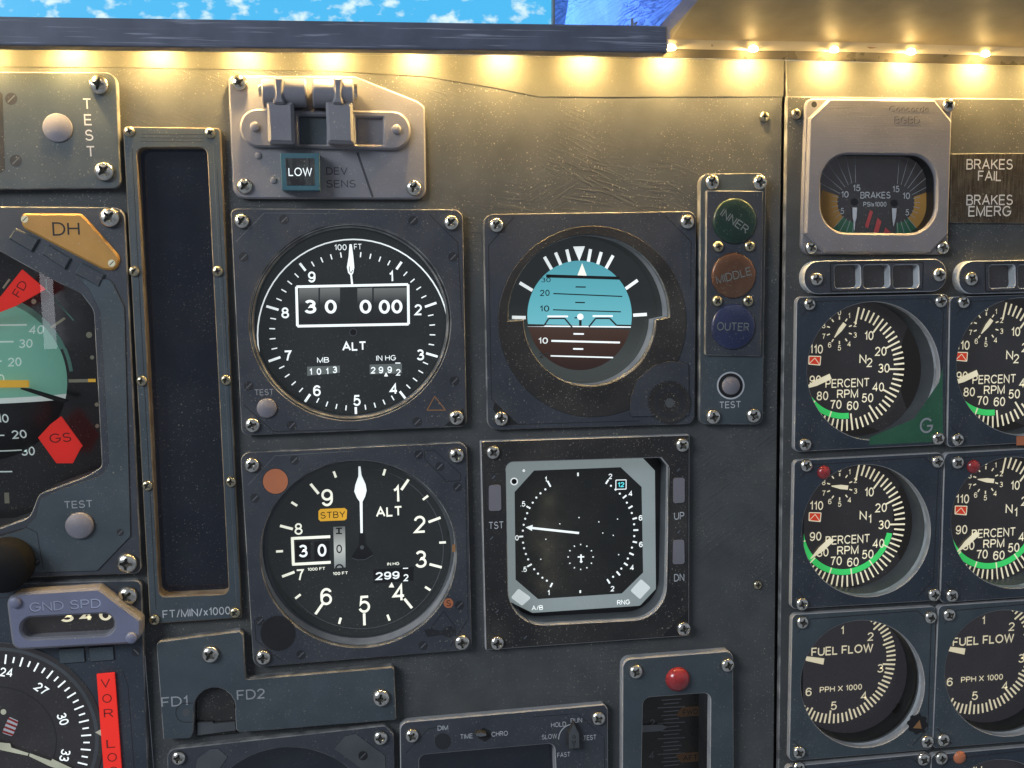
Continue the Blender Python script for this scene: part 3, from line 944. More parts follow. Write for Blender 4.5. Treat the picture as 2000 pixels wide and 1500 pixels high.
lathe(T, 'knob', at(2, 1110, 14), [(10.5, 4), (10.5, 13), (9.4, 15), (.01, 15.2)], 'knobk')

# ================================================================== vertical speed tape (blank)
T = Thing('vertical_speed_tape', 'tall narrow vertical speed tape frame with a blank dark dusty window', 'flight instrument', 355, 730)
plate(T, 'frame', [(240, 247), (430, 250), (472, 1207), (293, 1219)], 3, 3, [1.6, 1.6, .8, .8], 'slate', 'mdf', holes=[HOLE['tape']])
walls(T, 'housing', HOLE['tape'], 2.7, -5, 'mdf')
flat(T, 'blank_screen', rpoly(q([(250, 270), (425, 270), (470, 1190), (290, 1190)], -5)), -5, 'screen')
screws(T, [(253, 257), (410, 260), (262, 530), (425, 530), (277, 744), (441, 742), (288, 948), (451, 941), (302, 1210), (459, 1196)], 10.5, 3, 'brass')
mk = Marks(T, 'lettering', 3)
mk.text('FT/MIN/x1000', 384, 1196, 16, 'wtext', wpx=128)
for y in (262, 269, 276): mk.line((275, y), (398, y + 1), 1.2, 'groove')
mk.line((416, 285), (462, 1180), 1.2, 'scribe'); mk.line((424, 330), (465, 1100), 1.0, 'groove')
mk.line((258, 290), (305, 1190), 1.2, 'groove')
mk.done()

# ================================================================== deviation switch plate (3-D printed)
T = Thing('guarded_switch_plate', 'mauve plastic plate with two hinged switch guards and a LOW button', 'switch panel', 640, 270)
plate(T, 'base_plate', [(445, 147), (693, 148), (816, 197), (830, 208), (833, 389), (455, 388)], 3, 3, [2.5, 1.5, 2.5, 2.5, 4.5, 5], 'plastic', 'plastic', bev=.7)
screws(T, [(468, 162), (478, 364), (808, 367)], 15.5, 3)
ov = rpoly(q([(468, 211), (802, 217), (802, 293), (468, 286)], 5.5), 8.3, 12)
wa, wb = rpoly(q([(583, 226), (638, 227), (638, 282), (585, 281)], 5.5), .3), rpoly(q([(696, 229), (748, 230), (748, 282), (696, 282)], 5.5), .3)
wc = rpoly(q([(536, 224), (572, 225), (573, 280), (538, 280)], 5.5), .3)
V, F, I = slab(ov, [wa, wb, wc], 5.5, 2.9, .8)
op = T.mesh('oval_plate', V, F, ['plastic', 'plastic'], I)
for w_, m_ in ((wa, 'slate'), (wb, 'plastic'), (wc, 'slate')):
    flat(T, 'window_back', inset(w_, -.2), 3.2, m_, parent=op)
for x, y in ((498, 248), (774, 253)):
    c = at(x, y, 5.5)
    lathe(T, 'pin', c, [(1.9, 5.5), (1.9, 6.5), (1.6, 6.8), (.01, 6.8)], 'plastic', 24)
def barrel(T, name, x0, x1, yc, r, hc, m):
    a, b = at(x0, yc, hc), at(x1, yc, hc)
    V, F = [], []
    n = 40
    for c, rr in ((a, r * .90), (a + (b - a) * .03, r), (a + (b - a) * .97, r), (b, r * .93)):
        for i in range(n):
            t = 2 * math.pi * i / n
            V.append(Vector((c[0], -hc + rr * math.sin(t), c[1] + rr * math.cos(t))))
    for k in range(3):
        for i in range(n):
            j = (i + 1) % n
            F.append((k * n + i, k * n + j, k * n + n + j, k * n + n + i))
    F += [tuple(range(n)), tuple(range(3 * n, 4 * n))]
    return T.mesh(name, V, F, [m])
barrel(T, 'hinge_barrel', 513, 599, 182, 5.6, 7.5, 'plastic')
barrel(T, 'hinge_barrel', 611, 691, 183, 5.6, 7.5, 'plastic')
barrel(T, 'hinge_pin', 505, 516, 176, 2.6, 6.5, 'steel')
barrel(T, 'hinge_pin', 689, 698, 180, 3.2, 6.5, 'steel')
for x0, x1, sx0, sx1 in ((519.5, 576, 535, 554), (635.5, 692, 651, 669)):
    g = plate(T, 'switch_guard', [(x0, 197), (x1 - 3, 199), (x1, 281), (x0 + 4, 279)], 12.5, 6.5, 1.1, 'plastic', 'plastic', bev=1.3)
    plate(T, 'guard_stem', [(sx0 - 1, 150), (sx1, 151), (sx1 - 1, 170), (sx1 - 1, 190), (sx1 + 3, 203), (sx0 - 3, 202), (sx0 + 1, 190), (sx0 + 1, 170)], 13.8, 3.0, .6, 'plastic', 'plastic', bev=.8, parent=g)
bx = plate(T, 'low_button', [(547, 299), (624, 299), (625, 372), (551, 372)], 10, 7, .3, 'teal', 'teal', bev=.2)
plate(T, 'button_face', [(557, 309), (613.5, 309), (614.5, 362), (560, 362)], 10.25, .4, .2, 'lowface', 'lowface', bev=.08, parent=bx)
mk = Marks(T, 'button_lettering', 10.25, parent=bx)
mk.text('LOW', 586.5, 335.5, 16.5, 'lcdw', wpx=46)
mk.done()
mk = Marks(T, 'lettering', 3)
mk.text('DEV', 658, 334, 14.5, 'dtext', wpx=42); mk.text('SENS', 666, 359, 15, 'dtext', wpx=58)
mk.line((698, 298), (728, 385), 4.5, 'dtext')
mk.done()
for x, y in ((504, 304), (534, 352)):
    lathe(T, 'pin', at(x, y, 3), [(1.35, 3), (1.35, 3.5), (1.2, 3.65), (.01, 3.65)], 'plastic', 20)

# ================================================================== main altimeter
T = Thing('altimeter', 'square altimeter with a lit black dial reading 30 000 below the guarded switches', 'flight instrument', 680, 630)
plate(T, 'bezel', [(450, 407), (904, 409), (912, 833), (472, 851)], 3.5, 3.5, [2.6, 4, 3, 3], 'dark', holes=[HOLE['alt']])
rg = q(ell(684, 630, 190, 185.5), 3)
V, F, I = slab(HOLE['alt'], [rg], 3.2, -3, .5)
T.mesh('dial_ring', V, F, ['tubeb', 'edge'], I)
walls(T, 'housing', rg, 2, -6, 'tube')
flat(T, 'dial', rpoly(q(ell(690, 645, 220, 220), -6)), -6, 'face')
FH = -5.95
mk = Marks(T, 'dial_markings', FH)
DC = at(690, 648, FH); k = mpp(690, 648, FH)
mk.ring(690, 655, 187, 2.6, 'lcdw', ry=187.5)
for i in range(50):
    a = i * 7.2
    if i == 0: continue
    rr = math.cos(R_(a)) ** 2
    if i % 5 == 0: mk.tick(DC, 149 * k, (174 - 11 * rr) * k, a, 4.6 * k, 'lcdw')
    else: mk.tick(DC, (150 - 4 * rr) * k, (161 - 5 * rr) * k, a, 2.2 * k, 'lcdw')
for s, x, y in (('1', 764, 540), ('2', 817, 605), ('3', 821, 693), ('4', 769, 760), ('5', 697, 782), ('6', 619, 763), ('7', 562, 695), ('8', 557, 611), ('9', 609, 541)):
    mk.text(s, x, y, 21.5, 'lcdw', bold=.018)
mk.text('100', 665, 483, 11.5, 'lcdw', wpx=24); mk.text('FT', 699, 482, 11.5, 'lcdw', wpx=15)
mk.text('ALT', 692, 676, 18, 'lcdw', wpx=47, bold=.022)
mk.text('MB', 631, 703, 10.5, 'lcdw', wpx=23); mk.text('IN HG', 754, 699, 10.5, 'lcdw', wpx=38)
mk.poly([(600, 716), (664, 714), (664, 728), (600, 734)], 'lowbox'); mk.poly([(722, 712), (785, 710), (785, 729), (722, 731)], 'lowbox')
for s, x, y in (('1', 607, 726), ('0', 623, 725.5), ('1', 639, 725), ('3', 654, 722)): mk.text(s, x, y, 13, 'lcdw', bold=.02)
for s, x, y in (('2', 729, 723), ('9', 744, 722.5), ('9', 761, 722), ('2', 778, 727)): mk.text(s, x, y, 13, 'lcdw', bold=.02)
mk.poly([(754, 727), (758, 735), (750, 735)], 'lcdw'); mk.line((772, 709), (782, 709), 2, 'lcdw')
mk.path([(579, 560), (797, 555.5), (798, 633), (581, 637)], 5, 'lcdw', True)
mk.disc(690, 649, 7, 'tubeb'); mk.ring(690, 649, 7, 1.2, 'scribe', n=24)
mk.done()
mk = Marks(T, 'counter_drum', FH - .04)
for x0, x1 in ((584, 622), (625, 664), (698, 727), (730, 794)):
    mk.poly([(x0, 563), (x1, 562), (x1, 630), (x0, 632)], 'drum')
mk.done()
mk = Marks(T, 'counter_digits', FH + .45)
for s, x, wd in (('3', 606, 23), ('0', 646, 23), ('0', 714, 23), ('00', 763, 46)): mk.text(s, x, 599, 27, 'lcdw', wpx=wd, bold=.028)
mk.done()
mk = Marks(T, 'needle', FH + .6)
mk.poly([(682.5, 477), (687, 477), (690, 500), (692, 522), (690, 533), (687.5, 537), (690, 557), (686, 557), (684, 537), (680, 533), (677.5, 522), (681, 500)], 'lcdw')
mk.path([(682, 520), (683, 530), (686, 533), (689, 527)], 1.4, 'greyring')
mk.done()
screws(T, [(472, 432), (881, 435), (493, 830), (891, 815)], 15, 3.5)
mk = Marks(T, 'lettering', 3.5)
mk.path([(461, 472), (516, 416)], 1.8, 'scribe'); mk.path([(516, 416), (660, 417)], 1.0, 'scribe')
mk.path([(839, 419), (894, 474), (903, 640)], 1.6, 'groove'); mk.path([(475, 790), (535, 843), (700, 838)], 1.8, 'groove')
for x, y in ((555, 429), (807, 431), (476, 502), (885, 502), (486, 754), (888, 744), (570, 831), (815, 824)): mk.fake_screw(x, y)
mk.text('TEST', 516, 766, 12, 'gtext', wpx=37)
mk.path([(849, 774), (870, 801), (834, 801)], 1.6, 'dorange', True)
mk.poly([(868, 832), (905, 797), (909, 831)], 'ink')
mk.done()
lathe(T, 'test_button', at(521, 797, 3.6), [(4.1, 3.5), (4.1, 4.2), (3.8, 4.5), (.01, 4.6)], 'lilac', 32)

# ================================================================== standby altimeter
T = Thing('standby_altimeter', 'square standby altimeter with amber STBY flag and orange disc below the main altimeter', 'flight instrument', 700, 1080)
plate(T, 'bezel', [(469, 884), (912, 863), (922, 1269), (495, 1304)], 3.5, 3.5, [4, 4, 3.4, 4], 'dark', holes=[HOLE['standby_alt']])
walls(T, 'housing', HOLE['standby_alt'], 3.1, -10, 'edge2')
fr = q(ell(701.5, 1075, 180, 172), -8)
V, F, I = slab(rpoly(q(ell(703, 1076, 230, 225), -8)), [fr], -8, -10, .8)
T.mesh('dial_ring', V, F, ['tube', 'tube'], I)
flat(T, 'dial', rpoly(q(ell(703, 1070, 230, 230), -10)), -10, 'face')
FH = -9.95
mk = Marks(T, 'dial_markings', FH)
DC = at(707, 1068, FH); k = mpp(707, 1068, FH)
mk.ring(703, 1071, 163, 1.6, 'scribe', ry=157)
for i in range(20):
    a = i * 18
    rr = 1.0 - .03 * abs(math.cos(R_(a))) ** 2
    if i == 0: continue
    if i % 2 == 0: mk.tick(DC, 137 * k * rr, 162 * k * rr, a, 5 * k, 'lcdc')
    else: mk.tick(DC, 150 * k * rr, 163 * k * rr, a, 4.4 * k, 'lcdc')
for s, x, y, h_ in (('9', 639, 972, 34), ('1', 774, 965, 34), ('2', 820, 1024, 34), ('3', 822, 1092, 34), ('4', 779, 1158, 34), ('5', 711.5, 1180, 34), ('6', 637, 1165, 34), ('7', 586, 1123, 23), ('8', 583, 1033, 23)):
    mk.text(s, x, y, h_, 'lcdc', bold=.006)
mk.text('ALT', 760, 999, 20, 'lcdc', wpx=51, bold=.02)
mk.poly([(622, 998), (626, 994), (673, 992), (678, 996), (677, 1013), (673, 1016), (626, 1018), (622, 1014)], 'amberl')
mk.text('STBY', 650, 1005.5, 13, 'ink', wpx=48)
mk.path([(645, 1048), (571, 1051.5), (573, 1102), (646, 1098)], 5.5, 'lcdc')
mk.line((570.8, 1049), (573.2, 1104.6), 5, 'lcdc')
for x0, x1 in ((578, 606), (614, 643)): mk.poly([(x0, 1058), (x1, 1056.5), (x1, 1092), (x0, 1094)], 'ink')
mk.text('1000 FT', 618, 1111, 6, 'lcdc', wpx=34, bold=.02); mk.text('100 FT', 665, 1119.5, 6, 'lcdc', wpx=29, bold=.02)
mk.text('IN HG', 768, 1101, 6, 'lcdc', wpx=23, bold=.02)
mk.poly([(729, 1113), (808, 1107), (807, 1134), (730, 1139)], 'ink')
mk.text('299', 757, 1124, 15.5, 'lcdw', wpx=46, bold=.02); mk.text('2', 793, 1128, 14, 'lcdw', bold=.02); mk.line((787, 1110), (797, 1109.5), 2, 'lcdw')
mk.poly([(765, 1137), (770, 1147), (759, 1147)], 'lcdc')
mk.text('3', 592, 1076, 25, 'lcdw', bold=.02); mk.text('0', 629, 1074.5, 25, 'lcdw', bold=.02)
mk.done()
mk = Marks(T, 'counter_drum', FH + .3)
mk.poly([(651, 1029), (674, 1028), (675, 1108), (653, 1110)], 'drum2')
mk.done()
mk = Marks(T, 'counter_digits', FH + .6)
mk.text('0', 662.5, 1072, 17, 'ink', bold=.01)
mk.path([(656, 1032), (668, 1031.5)], 2.6, 'ink'); mk.line((662, 1032), (662, 1042), 3.4, 'ink'); mk.line((656, 1042), (668, 1042), 2.4, 'ink')
mk.ring(663, 1110, 7, 3, 'ink', n=16, a0=-90, a1=90)
mk.done()
mk = Marks(T, 'needle', FH + .7)
mk.poly([(700, 911), (704, 911), (706, 928), (714, 946), (716, 958), (713, 970), (708, 980), (708.5, 1041), (704, 1041), (702.5, 980), (697, 972), (692, 960), (694, 947), (700, 930)], 'lcdw')
mk.poly([(702, 1041), (711, 1041), (713, 1064), (728, 1082), (720, 1090), (707, 1094), (693, 1091), (687, 1088), (701, 1066)], 'ink')
mk.path([(687, 1090), (698, 1093.5), (713, 1093), (729, 1084)], 1.2, 'scribe'); mk.disc(707, 1069, 4, 'scribe', n=16)
mk.done()
screws(T, [(492, 908), (891, 889), (514, 1283), (902, 1254)], 15, 3.5)
mk = Marks(T, 'lettering', 3.5)
mk.disc(538, 940, 24.5, 'orange'); mk.ring(538, 940, 25, 1.2, 'groove')
mk.disc(876, 1178, 9.5, 'orange', n=24); mk.text('S', 876, 1178, 12, 'ink')
mk.poly([(883, 1064), (889, 1063), (889, 1078), (883, 1078)], 'dorange')
mk.path([(484, 948), (537, 890), (690, 881)], 1.4, 'scribe'); mk.path([(829, 881), (848, 879), (900, 926), (899, 939), (872, 940), (829, 896), (829, 881)], 1.5, 'groove')
mk.path([(497, 1210), (500, 1250), (550, 1291)], 1.5, 'groove'); mk.path([(909, 930), (914, 1210), (880, 1262)], 1.3, 'groove')
for x, y in ((575, 899), (818, 888), (859, 911), (894, 951), (498, 973), (898, 1182), (508, 1213), (588, 1279), (826.5, 1261)): mk.fake_screw(x, y, 9)
pts = []
for i in range(80):
    r_ = 34 + (1.4 if i % 2 else -1.0); pts.append((543 + r_ * math.cos(i * math.pi / 40), 1237 + r_ * math.sin(i * math.pi / 40)))
mk.poly(pts, 'ink')
mk.path([(866, 1194), (845, 1222), (838, 1238), (870, 1234), (890, 1242), (888, 1222), (866, 1194)], 1.4, 'groove')
mk.poly([(828, 1230), (845, 1228), (860, 1233), (880, 1222), (889, 1232), (880, 1246), (862, 1240), (835, 1244)], 'fscrew')
mk.done()

# ================================================================== standby horizon
T = Thing('standby_horizon', 'standby horizon with a lit blue and brown face in a stepped round opening', 'flight instrument', 1150, 620)
plate(T, 'bezel', [(944, 418), (1360, 412), (1357, 828), (952, 840)], 3, 3, [4.4, 4, 4, 4.4], 'dark', 'edge', holes=[HOLE['horizon']])
walls(T, 'housing', HOLE['horizon'], 2.7, -8, 'edge2')
disc = q(ell(1157, 628, 184, 187), 3.5)
V, F, I = slab(rpoly(disc), [grow('horizon', .4)], 3.35, 2.9, .2)
T.mesh('printed_ring', V, F, ['black', 'black'], I)
flat(T, 'screen', rpoly(q(ell(1150, 620, 200, 200), -8)), -8, 'greyring')
FH = -7.95
mk = Marks(T, 'sky_picture', FH)
cc, rx, ry = (1132, 616), 102, 107
sky = [p for p in ell(*cc, rx, ry, 120) if p[1] < 636 + (p[0] - 1030) * .03]
sky.sort(key=lambda p: math.atan2(p[0] - cc[0], -(p[1] - cc[1])))
mk.poly(sky, 'sky'); mk.done()
mk = Marks(T, 'ground_picture', FH)
gr = [p for p in ell(*cc, rx, ry, 120) if p[1] > 637 + (p[0] - 1030) * .03]
gr.sort(key=lambda p: math.atan2(p[0] - cc[0], (p[1] - cc[1])))
mk.poly(gr, 'soil'); mk.done()
mk = Marks(T, 'dial_markings', FH + .3)
def z5(*pts): return [(920 + x / 3, 380 + y / 3) for x, y in pts]
for a, b in (((430, 365), (472, 438)), ((495, 340), (526, 412)), ((561, 322), (578, 393)), ((700, 320), (687, 393)), ((763, 337), (742, 408)), ((832, 357), (791, 432)),
             ((285, 517), (360, 562)), ((976, 502), (906, 552)), ((240, 719), (320, 721)), ((950, 707), (1030, 702))):
    A, B = z5(a, b); mk.line(A, B, 6.2, 'lcdw')
mk.poly(z5((598, 305), (667, 303), (634, 390)), 'lcdw')
mk.poly(z5((651, 402), (680, 482), (621, 481)), 'lcdc')
A, B = z5((440, 477), (870, 490)); mk.line(A, B, 6, 'ink'); 
for a, b in (((482, 580), (886, 597)), ((480, 675), (878, 687))): A, B = z5(a, b); mk.line(A, B, 2.2, 'ink')
for a, b in (((612, 541), (672, 542)), ((610, 632), (667, 633)), ((606, 722), (640, 722))): A, B = z5(a, b); mk.line(A, B, 2.4, 'ink')
for a, b, w_ in (((470, 857), (872, 867), 3.6), ((466, 945), (832, 955), 2.6), ((600, 816), (661, 817), 3), ((598, 904), (657, 905), 3), ((332, 770), (936, 776), 2.6)):
    A, B = z5(a, b); mk.line(A, B, w_, 'lcdw')
for s, (x, y), m_ in (('20', z5((432, 576))[0], 'ink'), ('10', z5((430, 668))[0], 'ink'), ('10', z5((422, 856))[0], 'lcdw')):
    mk.text(s, x, y, 12, m_, wpx=19, bold=.01)
x, y = z5((438, 500))[0]; mk.text('30', x, y, 9, 'ink', wpx=19)
x, y = z5((428, 942))[0]; mk.text('20', x, y, 10, 'scribe', wpx=19)
for pts in (((332, 768), (428, 768), (455, 725), (548, 725), (592, 778)), ((690, 775), (730, 725), (812, 725), (852, 766), (936, 768))):
    mk.path(z5(*pts), 3, 'black')
for a, b in (((447, 714), (568, 714)), ((712, 712), (830, 712))): A, B = z5(a, b); mk.line(A, B, 3.6, 'lcdw')
x, y = z5((640, 716))[0]; mk.line((x, y + 5), (x, y + 18), 5, 'black'); mk.disc(x, y, 6.2, 'lcdw', n=24)
mk.done()
screws(T, [(969, 440), (1341, 433), (978, 817)], 14.5, 3)
mk = Marks(T, 'lettering', 3)
mk.path([(954, 480), (1004, 424)], 1.8, 'groove'); mk.path([(1300, 422), (1350, 472), (1349, 560)], 1.6, 'groove'); mk.path([(954, 480), (960, 780), (1012, 829), (1250, 822)], 1.5, 'groove')
mk.poly([(985, 831), (1012, 829), (966, 786), (963, 800)], 'ink')
mk.done()
kp = plate(T, 'knob_plate', [(1230, 805), (1232, 775), (1245, 740), (1275, 715), (1310, 705), (1345, 710), (1346, 812), (1232, 814)], 3.7, .4, [1, 2, 3, 3, 3, 1.5, 1, 1], 'dark', 'groove', bev=.12)
mk = Marks(T, 'knob_print', 3.75, parent=kp)
pts = []
for i in range(90):
    r_ = 41 + (1.6 if i % 2 else -1.4); pts.append((1307 + r_ * math.cos(i * math.pi / 45), 785 + r_ * math.sin(i * math.pi / 45)))
mk.poly(pts, 'black'); mk.disc(1308, 786, 31, 'fscrew'); mk.disc(1307, 787, 22, 'black'); mk.disc(1308, 787, 9, 'tube')
mk.done()

# ================================================================== marker lights
T = Thing('marker_light_plate', 'narrow plate with green INNER, orange MIDDLE and blue OUTER marker lenses', 'light panel', 1430, 585)
plate(T, 'base_plate', [(1367, 339), (1497, 338), (1490, 829), (1366, 829)], 3.5, 3.5, [4.5, 3.5, 3.2, 3.2], 'slate')
plate(T, 'lens_plate', [(1380, 372), (1491, 373), (1486.5, 696), (1377, 694)], 5, 1.5, [.4, .4, .9, .9], 'dark', 'edge')
screws(T, [(1390, 356), (1483, 356), (1392, 814), (1471, 811)], 14.5, 3.5)
screws(T, [(1402, 482), (1463, 481), (1400, 588), (1460, 588)], 10.5, 5, 'brass')
for x, y, m_, t_, rot, nm in ((1435, 432, 'lensg', 'INNER', -35, 'inner_lens'), (1433, 538, 'lenso', 'MIDDLE', 14, 'middle_lens'), (1432, 638, 'lensb', 'OUTER', -3, 'outer_lens')):
    c = at(x, y, 5.4); r = 43.5 * mpp(x, y, 5.4)
    l_ = lathe(T, nm, c, [(r, 4.9), (r, 5.5), (r * .96, 5.9), (r * .9, 6.05), (r * .6, 6.15), (.01, 6.2)], m_, 56)
    mk = Marks(T, 'lens_lettering', 6.2, parent=l_)
    mk.text(t_, x, y, 16, 'lenst', wpx=72 if t_ == 'MIDDLE' else 64, rot=rot)
    mk.done()
lathe(T, 'test_button', at(1427, 753, 3.7), [(4.1, 3.5), (4.1, 4.6), (3.7, 5.0), (.01, 5.05)], 'lilac', 32)
mk = Marks(T, 'lettering', 3.5)
mk.disc(1427, 753, 26, 'ink'); mk.ring(1427, 753, 25.5, 3, 'wtext')
mk.text('TEST', 1426, 790.5, 13, 'wtext', wpx=43)
mk.done()

# ================================================================== traffic display
T = Thing('traffic_display', 'square vertical speed and traffic display with a lit grey octagonal screen border', 'flight instrument', 1145, 1060)
plate(T, 'bezel', [(938.5, 862), (1347, 849), (1346, 1242), (948.5, 1270)], 3.5, 3.5, .5, 'black', 'edge2', holes=[HOLE['tcas']])
walls(T, 'housing', HOLE['tcas'], 3.1, -9, 'tube')
flat(T, 'screen', rpoly(q([(930, 850), (1340, 850), (1340, 1260), (930, 1260)], -9)), -9, 'tubeb')
FH = -8.95
mk = Marks(T, 'screen_picture', FH)
ol = rpoly(q([(985, 903), (1003, 900), (1254, 893), (1279, 919), (1281, 1150), (1250, 1183), (1040, 1197), (985, 1170)], FH), [1, 1, .5, .5, 1, 2, 2, 1])
mk.poly(ol, 'bezelgrey', mm=True)
mk.poly([(1005, 961), (1043, 919), (1212, 912.5), (1253, 951), (1256, 1118), (1214.5, 1159), (1051, 1170), (1007, 1132)], 'tcface')
def z8(x, y): return (920 + x / 3.124, 820 + y / 3.125)
for x, y in ((305, 1082), (1037, 1033)):
    px, py = z8(x, y)
    mk.poly(rpoly(q([(px - 20, py + 1), (px - 5, py - 17), (px + 20, py + 1), (px + 2, py + 17)] if x < 600 else [(px - 21, py + 3), (px, py - 20), (px + 19, py - 3), (px - 2, py + 20)], FH), .8), 'bezellight', mm=True)
mk.disc(*z8(263, 376), 7.5, 'lcdw', n=24); mk.disc(*z8(263, 376), 5.2, 'ink', n=24); mk.disc(*z8(322, 310), 2.6, 'lcdw', n=16)
mk.text('A/B', *z8(404, 1147), 9.5, 'lcdw', wpx=22, bold=.015); mk.text('RNG', *z8(930, 1113), 9.5, 'lcdw', wpx=25, bold=.015)
for s, x, y in (('1', 456, 363), ('2', 850, 345), ('4', 973, 450), ('6', 1034, 598), ('6', 1036, 760), ('4', 982, 902), ('2', 863, 1030), ('1', 473, 1055), ('.5', 325, 912), ('0', 280, 720), ('.5', 316, 513)):
    mk.text(s, *z8(x, y), 10.5, 'lcdw', bold=.02)
def zl(a, b, w_, m_='lcdw'): mk.line(z8(*a), z8(*b), w_, m_)
for a, b in (((466, 372), (485, 408)), ((838, 365), (822, 390)), ((948, 460), (926, 478)), ((985, 525), (960, 540)), ((1012, 598), (985, 605)), ((1020, 672), (990, 673)),
             ((1012, 748), (986, 743)), ((992, 824), (965, 812)), ((955, 888), (933, 873)), ((908, 948), (888, 925)), ((846, 998), (830, 972)), ((496, 995), (483, 1020)),
             ((343, 895), (370, 880)), ((292, 713), (318, 711)), ((338, 527), (362, 540)), ((652, 322), (652, 343)), ((666, 1040), (666, 1056))):
    zl(a, b, 3.2)
for x, y in ((453, 424), (423, 448), (398, 474), (376, 505), (342, 569), (330, 603), (321, 640), (316, 676), (317, 749), (323, 783), (334, 818), (348, 851), (385, 911), (408, 938), (435, 963), (462, 981),
             (853, 402), (881, 425), (907, 450), (950, 505), (980, 568), (994, 637), (995, 709), (981, 779), (956, 846), (916, 907), (866, 957)):
    mk.disc(*z8(x, y), 2.0, 'lcdw', n=12)
for x, y in ((541, 634), (658, 596), (779, 622), (803, 690), (867, 704), (456, 728), (425, 850), (900, 822), (893, 605)): mk.disc(*z8(x, y), 1.2, 'lcdw', n=10)
for i in range(12):
    a = i * math.pi / 6
    mk.line(z8(668 + 72 * math.sin(a), 836 - 72 * math.cos(a)), z8(668 + 80 * math.sin(a), 836 - 80 * math.cos(a)), 2.2, 'lcdw')
zl((650, 836), (690, 835), 2.6); zl((670, 820), (671, 872), 2.8); zl((663, 864), (680, 864), 2.2)
zl((658, 690), (360, 658), 4.2); mk.poly([z8(332, 655), z8(376, 640), z8(371, 677)], 'lcdw')
px, py = z8(914, 395)
mk.path([(px - 10, py - 9), (px + 10, py - 9.5), (px + 10, py + 8.5), (px - 10, py + 9)], 1.6, 'lcdw', True)
mk.text('12', px, py, 9.5, 'cyan', wpx=13, bold=.02)
mk.done()
screws(T, [(962.5, 883), (1332, 869), (970.5, 1255), (1334.5, 1227)], 13.8, 3.5)
mk = Marks(T, 'lettering', 3.5)
mk.text('TST', 969, 1026, 14.5, 'wtext', wpx=29); mk.text('UP', 1326.5, 1007.5, 14.5, 'wtext', wpx=20); mk.text('DN', 1326.5, 1128, 14.5, 'wtext', wpx=20)
for p in ([(947, 924), (987, 921), (989, 1058), (949, 1063)], [(1305, 912), (1343, 908), (1342, 1166), (1306, 1170)], [(958, 1184), (1002, 1178), (1037, 1218), (1036, 1255), (985, 1259), (958, 1232)]):
    mk.path(p, 1.2, 'groove', True)
mk.path([(945, 917), (996, 860)], 1.4, 'groove'); mk.path([(1292, 851), (1344, 900)], 1.4, 'groove')
mk.poly([(1292, 1244), (1344, 1192), (1344, 1240)], 'ink')
for x, y in ((964, 932), (960, 1051), (1325, 918), (1326, 1038), (971, 1194), (1026, 1245)): mk.fake_screw(x, y, 5)
mk.done()
for p in ([(954, 947), (979, 946), (980, 998), (954, 999)], [(1314, 933), (1338, 932), (1338, 982), (1314, 984)], [(1314, 1054), (1337, 1053), (1338, 1102), (1313, 1103)]):
    plate(T, 'push_button', p, 3.9, .5, 1.3, 'lilac', 'groove', bev=.15)

# ================================================================== FD1 / FD2 plate
T = Thing('flight_director_plate', 'L-shaped slate plate with an arched notch between FD1 and FD2 legends', 'switch panel', 530, 1350)
arch = [(461, 1425), (459, 1382)] + [(419.5 + 41 * math.cos(R_(a)), 1384 - 41 * math.sin(R_(a))) for a in range(0, 181, 20)] + [(378, 1430)]
pts = [(305, 1254), (468, 1233), (475, 1240), (480, 1327), (770, 1303), (774, 1406), (468, 1431)] + arch + [(372, 1442), (319, 1445)]
plate(T, 'plate', pts, 5, 4.9, [2, 1, .8, 1, 1.6, 1, .8] + [0] * len(arch) + [1.2, .8], 'slate', 'edge')
plate(T, 'toggle_block', [(382, 1340), (458, 1340), (462, 1432), (384, 1440)], 1.6, 1.6, .3, 'black', 'ink')
plate(T, 'toggle_lever', [(384, 1410), (416, 1409), (418, 1412), (460, 1408), (462, 1428), (384, 1438)], 2.8, 1.2, .2, 'tube', 'ink')
screws(T, [(411, 1277), (744, 1362)], 17, 5)
mk = Marks(T, 'lettering', 5)
mk.text('FD1', 341, 1370, 20, 'gtext', wpx=50); mk.text('FD2', 490, 1356, 20, 'gtext', wpx=53)
mk.ring(362, 1392, 18.5, 1.5, 'groove', a0=180, a1=360)
mk.line((362, 1373.5), (377, 1373), 1.5, 'groove'); mk.line((362, 1410.5), (377, 1410), 1.5, 'groove'); mk.disc(364, 1391, 8, 'tube')
mk.done()

# ================================================================== blank round gauge
T = Thing('blank_round_gauge', 'gauge plate with a blank dark round window below the FD1 FD2 plate', 'flight instrument', 565, 1560)
plate(T, 'bezel', [(326, 1464), (752, 1417), (769, 1434), (778, 1845), (338, 1870)], 3.5, 3.5, [4, 2, 2, 3, 3], 'dark', holes=[HOLE['round']])
walls(T, 'housing', HOLE['round'], 3.1, -5, 'tube')
flat(T, 'blank_screen', rpoly(q(ell(566, 1640, 210, 210), -5)), -5, 'screen')
for p in ([(385, 1482), (411, 1463), (426, 1462), (445, 1478), (430, 1500), (395, 1530), (378, 1520)], [(652, 1463), (673, 1438), (695, 1433), (752, 1476), (754, 1510), (735, 1525), (690, 1490)]):
    plate(T, 'corner_pad', p, 3.75, .25, .6, 'tube', 'groove', bev=.08)
screws(T, [(349, 1479), (743, 1440)], 14, 3.5)
mk = Marks(T, 'lettering', 3.8)
mk.fake_screw(709, 1476, 9, m='ink')
mk.done()

